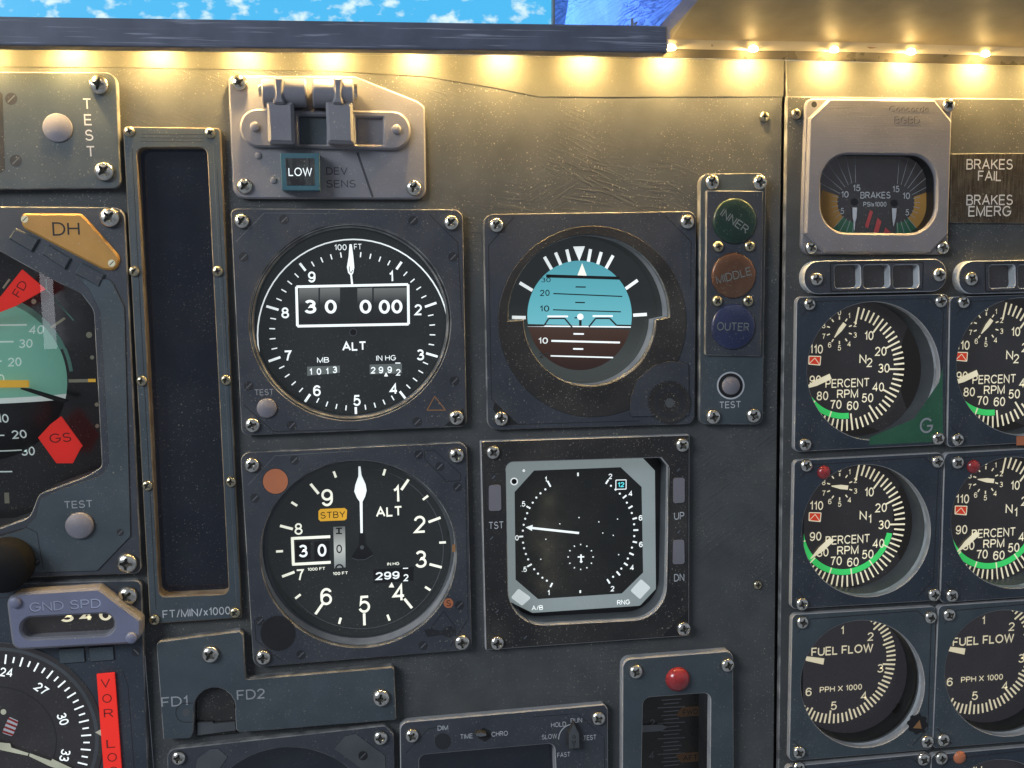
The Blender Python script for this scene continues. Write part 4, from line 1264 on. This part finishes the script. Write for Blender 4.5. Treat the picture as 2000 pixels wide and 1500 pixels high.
# ================================================================== clock
T = Thing('clock', 'clock plate with TIME and CHRO legends and a blank dark window', 'clock', 985, 1540)
plate(T, 'bezel', [(781, 1411), (1180, 1376), (1187, 1384), (1190, 1840), (786, 1870)], 4, 4, [3.6, 1.4, 1.4, 3, 3], 'dark', 'edge2', holes=[HOLE['clock']])
walls(T, 'housing', HOLE['clock'], 3.6, -5, 'edge2')
flat(T, 'blank_screen', rpoly(q([(790, 1430), (1120, 1430), (1120, 1680), (790, 1680)], -5)), -5, 'screen')
screws(T, [(804.5, 1436), (1168, 1402)], 13.5, 4)
mk = Marks(T, 'lettering', 4)
for s, x, y, w_ in (('DIM', 865, 1421.5, 20), ('TIME', 911, 1438, 24), ('CHRO', 976, 1433, 31), ('HOLD', 1091, 1415, 29), ('RUN', 1125.6, 1407, 22), ('SLOW', 1073, 1438.5, 29), ('TEST', 1152, 1440.5, 25), ('FAST', 1101, 1474, 25)):
    mk.text(s, x, y, 9.5, 'wtext', wpx=w_)
mk.ring(1121, 1444, 30, 1.6, 'wtext', n=20, a0=270, a1=350)
mk.path([(793, 1471), (836, 1424), (860, 1419)], 1.2, 'groove'); mk.path([(1040, 1400), (1128, 1394), (1180, 1440), (1181, 1500)], 1.2, 'groove')
mk.poly([(932, 1430), (944, 1421), (958, 1427), (959, 1440), (948, 1449), (934, 1442)], 'ink')
mk.disc(865, 1448, 16, 'groove')
mk.done()
kn = plate(T, 'set_knob', [(1110, 1434), (1121, 1411), (1132, 1433), (1133, 1462), (1110, 1464)], 7, 3, [.3, .2, .3, .6, .6], 'tube', 'groove', bev=.3)
mk = Marks(T, 'knob_lettering', 7, parent=kn)
for ch, y in (('G', 1439), ('M', 1449), ('T', 1458)): mk.text(ch, 1121, y, 7.5, 'ink', bold=.01)
mk.done()
plate(T, 'toggle', [(928, 1432), (940, 1430), (951, 1433), (951, 1438), (938, 1440), (928, 1438)], 6.5, 2.5, .6, 'scribe', 'groove', bev=.3)

# ================================================================== trim gauge
T = Thing('trim_gauge', 'narrow gauge with a red domed lamp above a brown FWD and AFT scale', 'gauge', 1325, 1420)
plate(T, 'bezel', [(1216, 1288), (1432, 1271), (1435, 1860), (1214, 1880)], 5, 5, [4.2, 3.6, 3, 3], 'slate', 'edge2', holes=[HOLE['trim_gauge']])
walls(T, 'housing', HOLE['trim_gauge'], 4.6, -12, 'edge2')
flat(T, 'scale', rpoly(q([(1235, 1340), (1400, 1340), (1400, 1700), (1235, 1700)], -12)), -12, 'brown')
c = at(1323, 1326, 5); r = 23 * mpp(1323, 1326, 5)
lathe(T, 'lamp', c, [(r, 5)] + [(r * math.cos(R_(a)), 5.2 + r * .7 * math.sin(R_(a))) for a in range(10, 90, 10)] + [(.01, 5.2 + r * .7)], 'redlens', 40)
screws(T, [(1241, 1311), (1420, 1298)], 13.5, 5)
def z4(x, y): return (1180 + x / 5.263, 1250 + y / 5.263)
mk = Marks(T, 'scale_markings', -11.9)
for i in range(30):
    y = 693 + i * 39.7 - 2 * 39.7
    L = (550, 832) if i % 4 == 2 else ((590, 795) if i % 2 == 0 else (610, 770))
    yy = 693 + (i - 2) * 39.7
    mk.line(z4(L[0], yy + 5), z4(L[1], yy - 9), 1.9, 'gtext')
mk.text('2', *z4(495, 850), 14, 'gtext'); mk.text('4', *z4(488, 1183), 15, 'gtext'); mk.text('1', *z4(425, 870), 14, 'scribe')
for y0, t_ in ((685, 'FWD'), (1155, 'AFT')):
    mk.poly([z4(735, y0 + 90 if t_ == 'FWD' else y0 + 25), z4(800, y0 + 5), z4(1040, y0 - 10), z4(1040, y0 + 85), z4(790, y0 + 105)], 'dorange')
    mk.text(t_, *z4(885, y0 + 53), 10.5, 'ink', wpx=29, bold=.01)
mk.done()
mk = Marks(T, 'pointer', -10.8)
mk.poly([z4(380, 878), z4(590, 868), z4(655, 893), z4(590, 935), z4(380, 950)], 'gtext')
mk.done()
flat(T, 'glass', grow('trim_gauge', -.2), 1, 'glass')

# ================================================================== horizontal situation indicator (bottom left)
T = Thing('compass_indicator', 'round compass indicator with a red VOR LOC flag and a cream needle', 'flight instrument', 60, 1450)
plate(T, 'bezel', [(-420, 1152), (276, 1133), (301, 1880), (-420, 1900)], 4, 4, [1, 3, 2, 2], 'navy')
screw(T, 250, 1163, 19, 4)
T_ = T
dc = at(-8, 1449, 4); k = mpp(40, 1420, 4)
ring_ = [dc + Vector((math.cos(2 * math.pi * i / 120), math.sin(2 * math.pi * i / 120))) * 202 * k for i in range(120)]
V, F, I = slab(ring_, [], 4.4, 3.9, .15)
T.mesh('dial', V, F, ['facee', 'tube'], I)
mk = Marks(T, 'dial_markings', 4.42)
mk.arc(dc, 186 * k, 193 * k, -80, 150, 'tube', 80)
mk.arc(dc, 112 * k, 114 * k, -80, 150, 'groove', 60)
for i in range(-14, 30):
    a = 58 + i * 5 + 2.0
    r0 = 160 if i % 2 == 0 else 164
    mk.tick(dc, r0 * k, (179 if i % 2 == 0 else 176) * k, a, 3.0 * k, 'lcdw')
for s, x, y in (('24', 13, 1313), ('27', 81, 1345), ('30', 123, 1404), ('33', 127, 1475)):
    p = at(x, y, 4.4) - dc
    ang = math.degrees(math.atan2(p[0], p[1]))
    mk.text(s, x, y, 18, 'lcdw', rot=-ang, bold=.012, wpx=24)
mk.disc(7, 1390, 5.5, 'bone', n=20)
hx = rpoly(q([(18, 1399), (37, 1408), (25, 1438), (4, 1431)], 4.4), .8)
mk.poly(hx, 'wtext', mm=True)
for t_ in (.12, .38, .64, .9):
    a = (18 + (4 - 18) * t_, 1399 + (1431 - 1399) * t_); b = (37 + (25 - 37) * t_, 1408 + (1438 - 1408) * t_)
    mk.line(a, b, 4.2, 'redt')
mk.poly([(186, 1430), (199, 1423), (200, 1438)], 'bone')
mk.done()
nd = Marks(T, 'needle', 5.6)
nd.poly([(-40, 1446), (20, 1452), (22, 1460), (56, 1471), (54, 1476), (-40, 1456)], 'bone')
nd.poly([(58, 1471), (100, 1486), (102, 1482), (140, 1500), (160, 1516), (130, 1508), (96, 1496), (57, 1477)], 'bone')
nd.done()
fl = plate(T, 'course_flag', [(188.5, 1317), (223.5, 1314), (249, 1660), (214, 1662)], 5.2, .8, .2, 'red', 'red', bev=.12)
mk = Marks(T, 'flag_lettering', 5.2, parent=fl)
for ch, x, y in (('V', 206, 1334), ('O', 209, 1364), ('R', 212, 1393), ('L', 217, 1452), ('O', 219, 1479), ('C', 221, 1506)): mk.text(ch, x, y, 18, 'redt', wpx=18)
mk.done()
gp = plate(T, 'ground_speed_bezel', [(10, 1160), (192, 1148), (276, 1211), (276, 1244), (258, 1258), (24, 1271)], 11, 7, [5, 1.5, 2, 4, 2.5, 4], 'plastic2', 'plastic', holes=[HOLE['gsp']], bev=1.0)
w_ = walls(T, 'window_wall', HOLE['gsp'], 10.5, 4.9, 'plastic2', parent=gp)
flat(T, 'window_face', grow('gsp', .4), 4.9, 'facee', parent=gp)
mk = Marks(T, 'speed_digits', 5.0, parent=gp)
for s, x, y in (('3', 131, 1204), ('4', 169, 1202.5), ('0', 206, 1201)): mk.text(s, x, y, 22, 'cream', wpx=24, bold=.03)
mk.done()
mk = Marks(T, 'bezel_lettering', 11, parent=gp)
mk.text('GND SPD', 127, 1183.4, 19, 'dtext', wpx=134); mk.text('GND SPD', 127.6, 1182, 19, 'letterlit', wpx=134)  # dark offset copy paints the letters' shadow, pale copy their lit face
mk.done()
for x, y in ((30, 1176), (257, 1245)):
    c = at(x, y, 11)
    p_ = lathe(T, 'pin', c, [(2.3, 11), (2.3, 12), (2.0, 12.4), (.01, 12.4)], 'plastic2', 24, parent=gp)
    m2 = Marks(T, 'pin_slot', 12.4, parent=p_) if False else None
for p in ([(114, 1268), (164, 1265), (166, 1293), (116, 1297)], [(173, 1265), (221, 1262), (223, 1289), (175, 1293)]):
    plate(T, 'caption_block', p, 4.7, .7, .2, 'slate', 'groove', bev=.2)
mk = Marks(T, 'lettering', 4)
mk.fake_screw(266, 1273, 9, -45)
mk.path([(240, 1310), (250, 1340), (262, 1500)], 1.3, 'groove'); mk.path([(0, 1168), (18, 1167)], 1.2, 'groove'); mk.path([(283, 1280), (300, 1500)], 1.2, 'scribe')
mk.done()

# ================================================================== brake pressure gauge
T = Thing('brake_gauge', 'mauve plastic brake pressure gauge with an oval window and two white needles', 'gauge', 1710, 345, 2)
plate(T, 'base_plate', [(1574, 192), (1860, 193), (1851, 497), (1564.5, 497)], 4, 2, [3.5, 3, 3, 4.5], 'plastic', 'plastic', holes=[grow('brake', .6)], bev=.5)
plate(T, 'bezel', [(1581, 231), (1621, 192), (1826, 194), (1860, 236), (1853, 458), (1816, 495), (1611, 495), (1573, 456)], 6, 2.1, .6, 'plastic', 'plastic', holes=[HOLE['brake']], bev=.9)
walls(T, 'housing', HOLE['brake'], 5.4, -3, 'tubeb')
flat(T, 'dial', rpoly(q([(1585, 280), (1850, 280), (1850, 480), (1585, 480)], -3)), -3, 'facee')
screws(T, [(1583.6, 484), (1840, 484), (1851.6, 206)], 12.5, 4)
lathe(T, 'screw_hole', at(1590, 204, 4), [(1.3, 4.06), (.01, 4.06)], 'ink', 20)
FH = -2.9
mk = Marks(T, 'dial_markings', FH)
def zb(x, y): return (1500 + x / 3.948, 150 + y / 3.948)
k = mpp(1710, 400, FH)
cl, cr = at(*zb(680, 965), FH), at(*zb(985, 975), FH)
for c, sg in ((cl, -1), (cr, 1)):
    def A(a): return 180 - a if sg > 0 else 180 + a
    def arc2(r0, r1, a0, a1, m_):
        mk.arc(c, r0 * k, r1 * k, A(a0), A(a1), m_, 24)
    arc2(38, 72, 2, 42, 'greenp'); arc2(38, 72, 42, 108, 'amber')
    for i in range(15):
        a = 6 + i * 12.2
        m_ = 'gtext' if i > 8 else ('bone' if i < 4 else 'scribe')
        if i <= 8: mk.tick(c, 36 * k, (64 if i < 4 else 50) * k, A(a), 1.1 * k, 'gtext')
        else: mk.tick(c, 36 * k, 96 * k, A(a), 1.0 * k, 'gtext')
mk.text('BRAKES', *zb(828, 913), 12.5, 'wtext', wpx=61); mk.text('PSIx1000', *zb(823, 983), 9, 'wtext', wpx=47, bold=.01)
for s, x, y, w_ in (('15', 682, 857, 15), ('15', 985, 866, 14), ('10', 591, 907, 15), ('10', 1065, 918, 15)): mk.text(s, *zb(x, y), 12, 'wtext', wpx=w_)
mk.text('5', *zb(571, 1035), 11.5, 'wtext'); mk.text('5', *zb(1072, 1046), 11.5, 'wtext')
for p in ([(785, 1028), (808, 1040), (770, 1170), (746, 1150)], [(843, 1085), (873, 1115), (850, 1200), (812, 1200)], [(903, 1160), (945, 1200), (890, 1205)]):
    mk.poly([zb(*a) for a in p], 'hatch')
mk.disc(*zb(665, 965), 7, 'tubeb'); mk.disc(*zb(972, 975), 7, 'tubeb')
mk.done()
mk = Marks(T, 'needle', FH + .5)
mk.poly([zb(*a) for a in ((651, 1008), (687, 1008), (682, 1090), (672, 1120), (668, 1180), (662, 1180), (661, 1120), (653, 1090))], 'wtext'); mk.done()
mk = Marks(T, 'needle', FH + .5)
mk.poly([zb(*a) for a in ((955, 1014), (992, 1014), (986, 1080), (970, 1150), (965, 1150), (958, 1080))], 'wtext'); mk.done()
mk = Marks(T, 'engraved_lettering', 6)
for dx, m_ in ((0, 'dtext'), (1.2, 'plastic')):
    mk.text('Concorde', 1776 + dx, 213 + dx, 11, m_, wpx=82); mk.text('BGBD', 1772 + dx, 235 + dx, 14, m_, wpx=52)
mk.done()

# ================================================================== brake warning panel
T = Thing('brake_warning_panel', 'scuffed black caption panel reading BRAKES FAIL and BRAKES EMERG', 'warning panel', 1930, 368, 2)
plate(T, 'caption_plate', [(1859, 300), (2090, 299), (2085, 437), (1856, 435)], 3.2, 1.2, .3, 'mottle', 'edge', bev=.2)
mk = Marks(T, 'lettering', 3.2)
for s, x, y, w_ in (('BRAKES', 1933, 321, 95), ('FAIL', 1933, 343.5, 48), ('BRAKES', 1933, 390.5, 95), ('EMERG', 1933, 412.5, 87)): mk.text(s, x, y, 19.5, 'wtext', wpx=w_)
mk.done()

# ================================================================== three-window indicator strips
for i, (dx, dy, lab) in enumerate(((0, 0, 'dark rounded strip with three small square windows under the brake gauge'), (302, 0, 'second dark strip of square windows, cut by the right edge'))):
    T = Thing('indicator_strip', lab, 'indicator', 1710 + dx, 540 + dy, 2, group='three-window indicator strips')
    hs = [rpoly(q([(a + dx, 518 + dy), (b + dx, 517 + dy), (b + 1 + dx, 561 + dy), (a + 1 + dx, 563 + dy)], 7), 1.5) for a, b in ((1630, 1680), (1686, 1737), (1744, 1794))]
    plate(T, 'body', [(1570 + dx, 510 + dy), (1850 + dx, 505 + dy), (1848 + dx, 569 + dy), (1570 + dx, 575 + dy)], 7, 5, 7.0, 'dark', 'rawgrey', holes=hs, bev=.3)
    for h_ in hs:
        walls(T, 'window_wall', h_, 6.7, 2.2, 'rawgrey'); flat(T, 'window', inset(h_, -.3), 2.2, 'facee')
    screws(T, [(1593.5 + dx, 545 + dy), (1833 + dx, 537 + dy)], 13, 7)
    mk = Marks(T, 'window_surround', 7)
    mk.path([(1622 + dx, 514 + dy), (1803 + dx, 512 + dy), (1802 + dx, 565 + dy), (1623 + dx, 569 + dy)], 2.2, 'ink', True)
    mk.done()

# ================================================================== engine gauges
DH = -12.0
def engine_bezel(T, corners, r, key, scr, m='navy', oct_=True):
    plate(T, 'bezel', corners, 4.8, 2.8, r, m, 'edge2', holes=[HOLE[key]], bev=.3)
    walls(T, 'cut_edge', HOLE[key], 4.4, -.5, 'rawgrey')
    walls(T, 'housing', grow(key, .3), -.5, DH, 'tube')
    screws(T, scr, 12.2, 4.8)
    mk = Marks(T, 'engraved_outline', 4.8)
    (ax, ay), (bx, by), (cx, cy), (dx, dy) = corners
    e = 9
    mk.path([(ax + e + 2, ay + 36), (ax + 36, ay + e)], 1.3, 'groove'); mk.path([(ax + 36, ay + e), (bx - 36, by + e), (bx - e, by + 34), (cx - e, cy - 40), (cx - 38, cy - e)], 1.5, 'groove')
    mk.path([(dx + e, dy - 40), (dx + 38, dy - e)], 1.3, 'groove')
    return mk
def n_gauge(lab, key, corners, dc, num, val, sub, band, green_g, red, scr, grp):
    T = Thing('engine_speed_gauge', lab, 'engine gauge', *dc, 2, group=grp)
    mk = engine_bezel(T, corners, [2.6, 2.4, 2.4, 2.6], key, scr)
    if green_g == 'G':
        x, y = corners[2]
        mk.poly([(x - 4, y - 150), (x - 3, y - 6), (x - 148, y + 1), (x - 146, y - 14), (x - 60, y - 50), (x - 12, y - 120)], 'greenp')
        mk.text('G', 1809, 831, 29, 'gtext')
    elif green_g == 'O':
        mk.poly([(1985, 852), (2060, 850), (2060, 868), (1985, 870)], 'orange')
    mk.done()
    if red:
        c = at(*red, 4.8); r = 13 * mpp(*red, 4.8)
        lathe(T, 'lamp', c, [(r, 4.8)] + [(r * math.cos(R_(a)), 4.9 + r * .6 * math.sin(R_(a))) for a in range(10, 90, 16)] + [(.01, 4.9 + r * .6)], 'redlens', 32)
    h = HOLE[key]
    cx = sum(p.x for p in h) / len(h); cy = sum(p.y for p in h) / len(h)
    flat(T, 'dial', [Vector((cx + 48 * math.cos(a * math.pi / 36) - 5, cy + 48 * math.sin(a * math.pi / 36))) for a in range(72)], DH, 'facee')
    f = DH + .05
    c = at(*dc, f); k = mpp(*dc, f)
    mk = Marks(T, 'dial_markings', f)
    def ang(v): return 11.5 + 2.68 * v
    mk.arc(c, 84 * k, 95 * k, ang(band[0]), ang(band[1]), 'greenm', 60)
    for v in range(0, 102, 2):
        lng = v % 10 == 0
        if band[0] < v < band[1]:
            mk.tick(c, (84 if lng else 96) * k, 118 * k, ang(v), (2.4 if lng else 3.0) * k, 'cream')
        else:
            mk.tick(c, (86 if lng else 97) * k, 118 * k, ang(v), 3.2 * k, 'cream')
    ox, oy = dc[0] - 1652, dc[1] - 720.6
    for s, x, y in (('10', 1697, 655.5), ('20', 1720, 686), ('30', 1726, 719), ('40', 1715, 756), ('50', 1694, 777), ('60', 1665, 792), ('70', 1632, 790), ('80', 1606, 773), ('90', 1592, 742), ('10', 1598, 682)):
        mk.text(s, x + ox, y + oy, 17, 'cream', wpx=23 if s != '10' else 18, bold=.004)
    mk.text('1', 1584 + ox, 682 + oy, 17, 'cream')
    mk.text('N', 1685 + ox, 701 + oy, 17, 'cream', wpx=14); mk.text(num, 1698 + ox, 708 + oy, 17, 'cream', wpx=11 if num == '2' else None)
    mk.text('PERCENT', 1655 + ox, 748 + oy, 16.5, 'cream', wpx=88, bold=.002); mk.text('RPM', 1655 + ox, 769 + oy, 16.5, 'cream', wpx=42, bold=.002)
    sc = at(1639 + ox, 645 + oy, f)
    for i in range(10):
        a = i * 36 + 35 - 36
        mk.tick(sc, 20 * k, 26 * k, a, 2.3 * k, 'cream')
        d = Vector((math.sin(R_(a)), math.cos(R_(a)))) * 33 * k
        mk.text(str((i + 1) % 10 if False else i), 0, 0, 9, 'cream', c=sc + d, mmh=10 * k)
    rp_ = [(1579.5, 695.5), (1602.5, 696), (1601, 713), (1579, 711)]
    mk.poly([(x + ox, y + oy) for x, y in rp_], 'redm'); mk.path([(x + ox, y + oy) for x, y in rp_], 1.6, 'cream', True)
    mk.path([(1580 + ox, 710 + oy), (1591 + ox, 699 + oy), (1600 + ox, 712 + oy)], 1.2, 'cream')
    mk.done()
    def needle(nm, cc, a, r0, r1, w0, w1, hh):
        d = Vector((math.sin(R_(a)), math.cos(R_(a)))); n = Vector((d.y, -d.x))
        m2 = Marks(T, nm, hh)
        m2.poly([cc + d * r0 * k - n * w0 * k / 2, cc + d * (r1 - 26 if w1 else r0 + (r1 - r0) * .45) * k - n * w0 * k / 2, cc + d * r1 * k - n * .8 * k, cc + d * r1 * k + n * .8 * k,
                 cc + d * (r1 - 26 if w1 else r0 + (r1 - r0) * .45) * k + n * w0 * k / 2, cc + d * r0 * k + n * w0 * k / 2], 'cream', mm=True)
        m2.done()
    needle('needle', c, ang(val), 34 if num == '2' else 38, 92, 11, 1, f + .7)
    d = Vector((math.sin(R_(sub)), math.cos(R_(sub))))
    needle('small_needle', sc - d * 2 * k, sub, -14, 19, 8, 0, f + .6)
    return T
N2L = [(1556, 580), (1852, 574), (1845, 868), (1551, 883)]
n_gauge('N2 engine speed gauge with a green G corner', 'n2a', N2L, (1652, 720.6), '2', 88.2, 218, (61, 92), 'G', None,
        [(1580, 594), (1836, 588.5), (1571.6, 867.6), (1831, 856)], 'engine speed gauges')
n_gauge('N2 engine speed gauge at the right edge, beside the green G one', 'n2b', [(1855, 580), (2143, 571), (2135, 858), (1850, 874)], (1938.5, 713), '2', 88.2, 218, (61, 92), 'O', None,
        [(1880.5, 590), (2125, 582), (1869, 858), (2118, 846)], 'engine speed gauges')
n_gauge('N1 engine speed gauge with a red lamp below the green G gauge', 'n1a', [(1551, 899), (1842, 884), (1832, 1173), (1545, 1190)], (1652.5, 1026), '1', 81.5, 278, (34, 96), None, (1609, 922.5),
        [(1574, 909), (1830, 901), (1565.5, 1179), (1823, 1161)], 'engine speed gauges')
n_gauge('N1 engine speed gauge with a red lamp, cut by the right edge', 'n1b', [(1845, 885), (2127, 870), (2118, 1158), (1836, 1178)], (1937.5, 1013), '1', 81.5, 278, (34, 96), None, (1901, 911),
        [(1869, 903), (2115, 886), (1858, 1162.5), (2108, 1148)], 'engine speed gauges')
def ff_gauge(lab, key, corners, dc, scr, warn):
    T = Thing('fuel_flow_gauge', lab, 'engine gauge', *dc, 2, group='fuel flow gauges')
    mk = engine_bezel(T, corners, [2.6, 2.2, 2.2, 2.6], key, scr, 'slate')
    if warn:
        pts = []
        for i in range(48):
            r_ = 19 + (1.6 if i % 6 < 3 else -1.2); pts.append((1792 + r_ * math.cos(i * math.pi / 24), 1414 + r_ * math.sin(i * math.pi / 24)))
        mk.poly(pts, 'ink'); mk.poly([(1796, 1406), (1800, 1423), (1783, 1422)], 'dorange')
    mk.done()
    h = HOLE[key]
    cx = sum(p.x for p in h) / len(h); cy = sum(p.y for p in h) / len(h)
    flat(T, 'dial', [Vector((cx + 44 * math.cos(a * math.pi / 36) - 4, cy + 44 * math.sin(a * math.pi / 36))) for a in range(72)], DH, 'faceff')
    f = DH + .05
    c = at(*dc, f); k = mpp(*dc, f)
    mk = Marks(T, 'dial_markings', f)
    for i in range(-8, 66):
        a = 96 + (i - 20) * 4.52
        lng = i % 10 == 0
        mk.tick(c, (92 if lng else (95 if i % 5 == 0 else 99)) * k, 117 * k, a, 3.3 * k, 'cream')
    ox, oy = dc[0] - 1634, dc[1] - 1294
    for s, x, y in (('1', 1645, 1231), ('2', 1700, 1243), ('3', 1719, 1305), ('4', 1687, 1359), ('5', 1628, 1378), ('6', 1579, 1351), ('1', 1564, 1356)):
        mk.text(s, x + ox, y + oy, 16, 'cream', wpx=None if s == '1' else 12, bold=.004)
    mk.text('FUEL FLOW', 1645 + ox, 1269 + oy, 16.5, 'cream', wpx=122, bold=.012)
    mk.text('PPH X 1000', 1642 + ox, 1344 + oy, 11, 'cream', wpx=83, bold=.008)
    mk.done()
    m2 = Marks(T, 'needle', f + .6)
    m2.poly([(x + ox, y + oy) for x, y in ((1572, 1281.5), (1610, 1286), (1608, 1298), (1574, 1290.5))], 'cream')
    m2.done()
    flat(T, 'glass', grow(key, .1), -2, 'glass')
ff_gauge('fuel flow gauge with a small amber triangle on its lower right corner', 'ffa', [(1547, 1200), (1828, 1184), (1821, 1464), (1541, 1487)], (1634, 1294),
         [(1566, 1215), (1816, 1205), (1559.5, 1468), (1809.5, 1447.5)], True)
ff_gauge('fuel flow gauge cut by the right edge, no amber triangle', 'ffb', [(1833, 1183), (2110, 1165), (2102, 1440), (1821, 1462)], (1909.5, 1274.5),
         [(1852.5, 1200), (2098, 1182), (1841, 1444), (2090, 1422)], False)
for key, corners, scr, lamp_, lab in (('lwa', [(1536, 1497), (1817, 1471), (1810, 1770), (1528, 1795)], [(1559, 1499), (1802, 1482)], None, 'gauge top edge showing at the bottom below the amber triangle fuel gauge'),
                                      ('lwb', [(1819, 1474), (2096, 1450), (2088, 1745), (1812, 1770)], [(1837, 1480), (2080, 1460)], (1874, 1479), 'gauge with an orange lamp at the bottom right, reading EXH')):
    T = Thing('exhaust_gauge', lab, 'engine gauge', corners[0][0] + 140, 1600, 2, group='gauges at the bottom edge')
    engine_bezel(T, corners, [2.4, 2.2, 2.2, 2.4], key, scr).done()
    h = HOLE[key]
    cx = sum(p.x for p in h) / len(h); cy = sum(p.y for p in h) / len(h)
    flat(T, 'dial', [Vector((cx + 44 * math.cos(a * math.pi / 36) - 4, cy + 44 * math.sin(a * math.pi / 36))) for a in range(72)], DH, 'faceff')
    mk = Marks(T, 'dial_markings', DH + .05)
    x_, y_ = (1620, 1525) if key == 'lwa' else (1898, 1506)
    mk.text('EXH', x_, y_, 17, 'cream', wpx=40); mk.done()
    if lamp_:
        c = at(*lamp_, 4.8); r = 12 * mpp(*lamp_, 4.8)
        lathe(T, 'lamp', c, [(r, 4.8), (r * .9, 5.6), (r * .5, 6.2), (.01, 6.4)], 'orange', 32)

# ================================================================== loose panel screws
for x, y, h_, r_, lab in ((1492, 228, .0, 9.5, 'small brass screw in the panel beside the top left corner of the engine panel'),
                          (1479, 1142, .0, 8.5, 'small brass screw low on the bare panel right of the traffic display'),
                          (1554, 223, EH, 10, 'small brass screw on the engine panel corner left of the brake gauge')):
    o = screw(None, x, y, r_, h_, 'brass')
    o.name = 'panel_screw'; o['label'] = lab; o['category'] = 'screw'; o['group'] = 'screws in the bare panel'
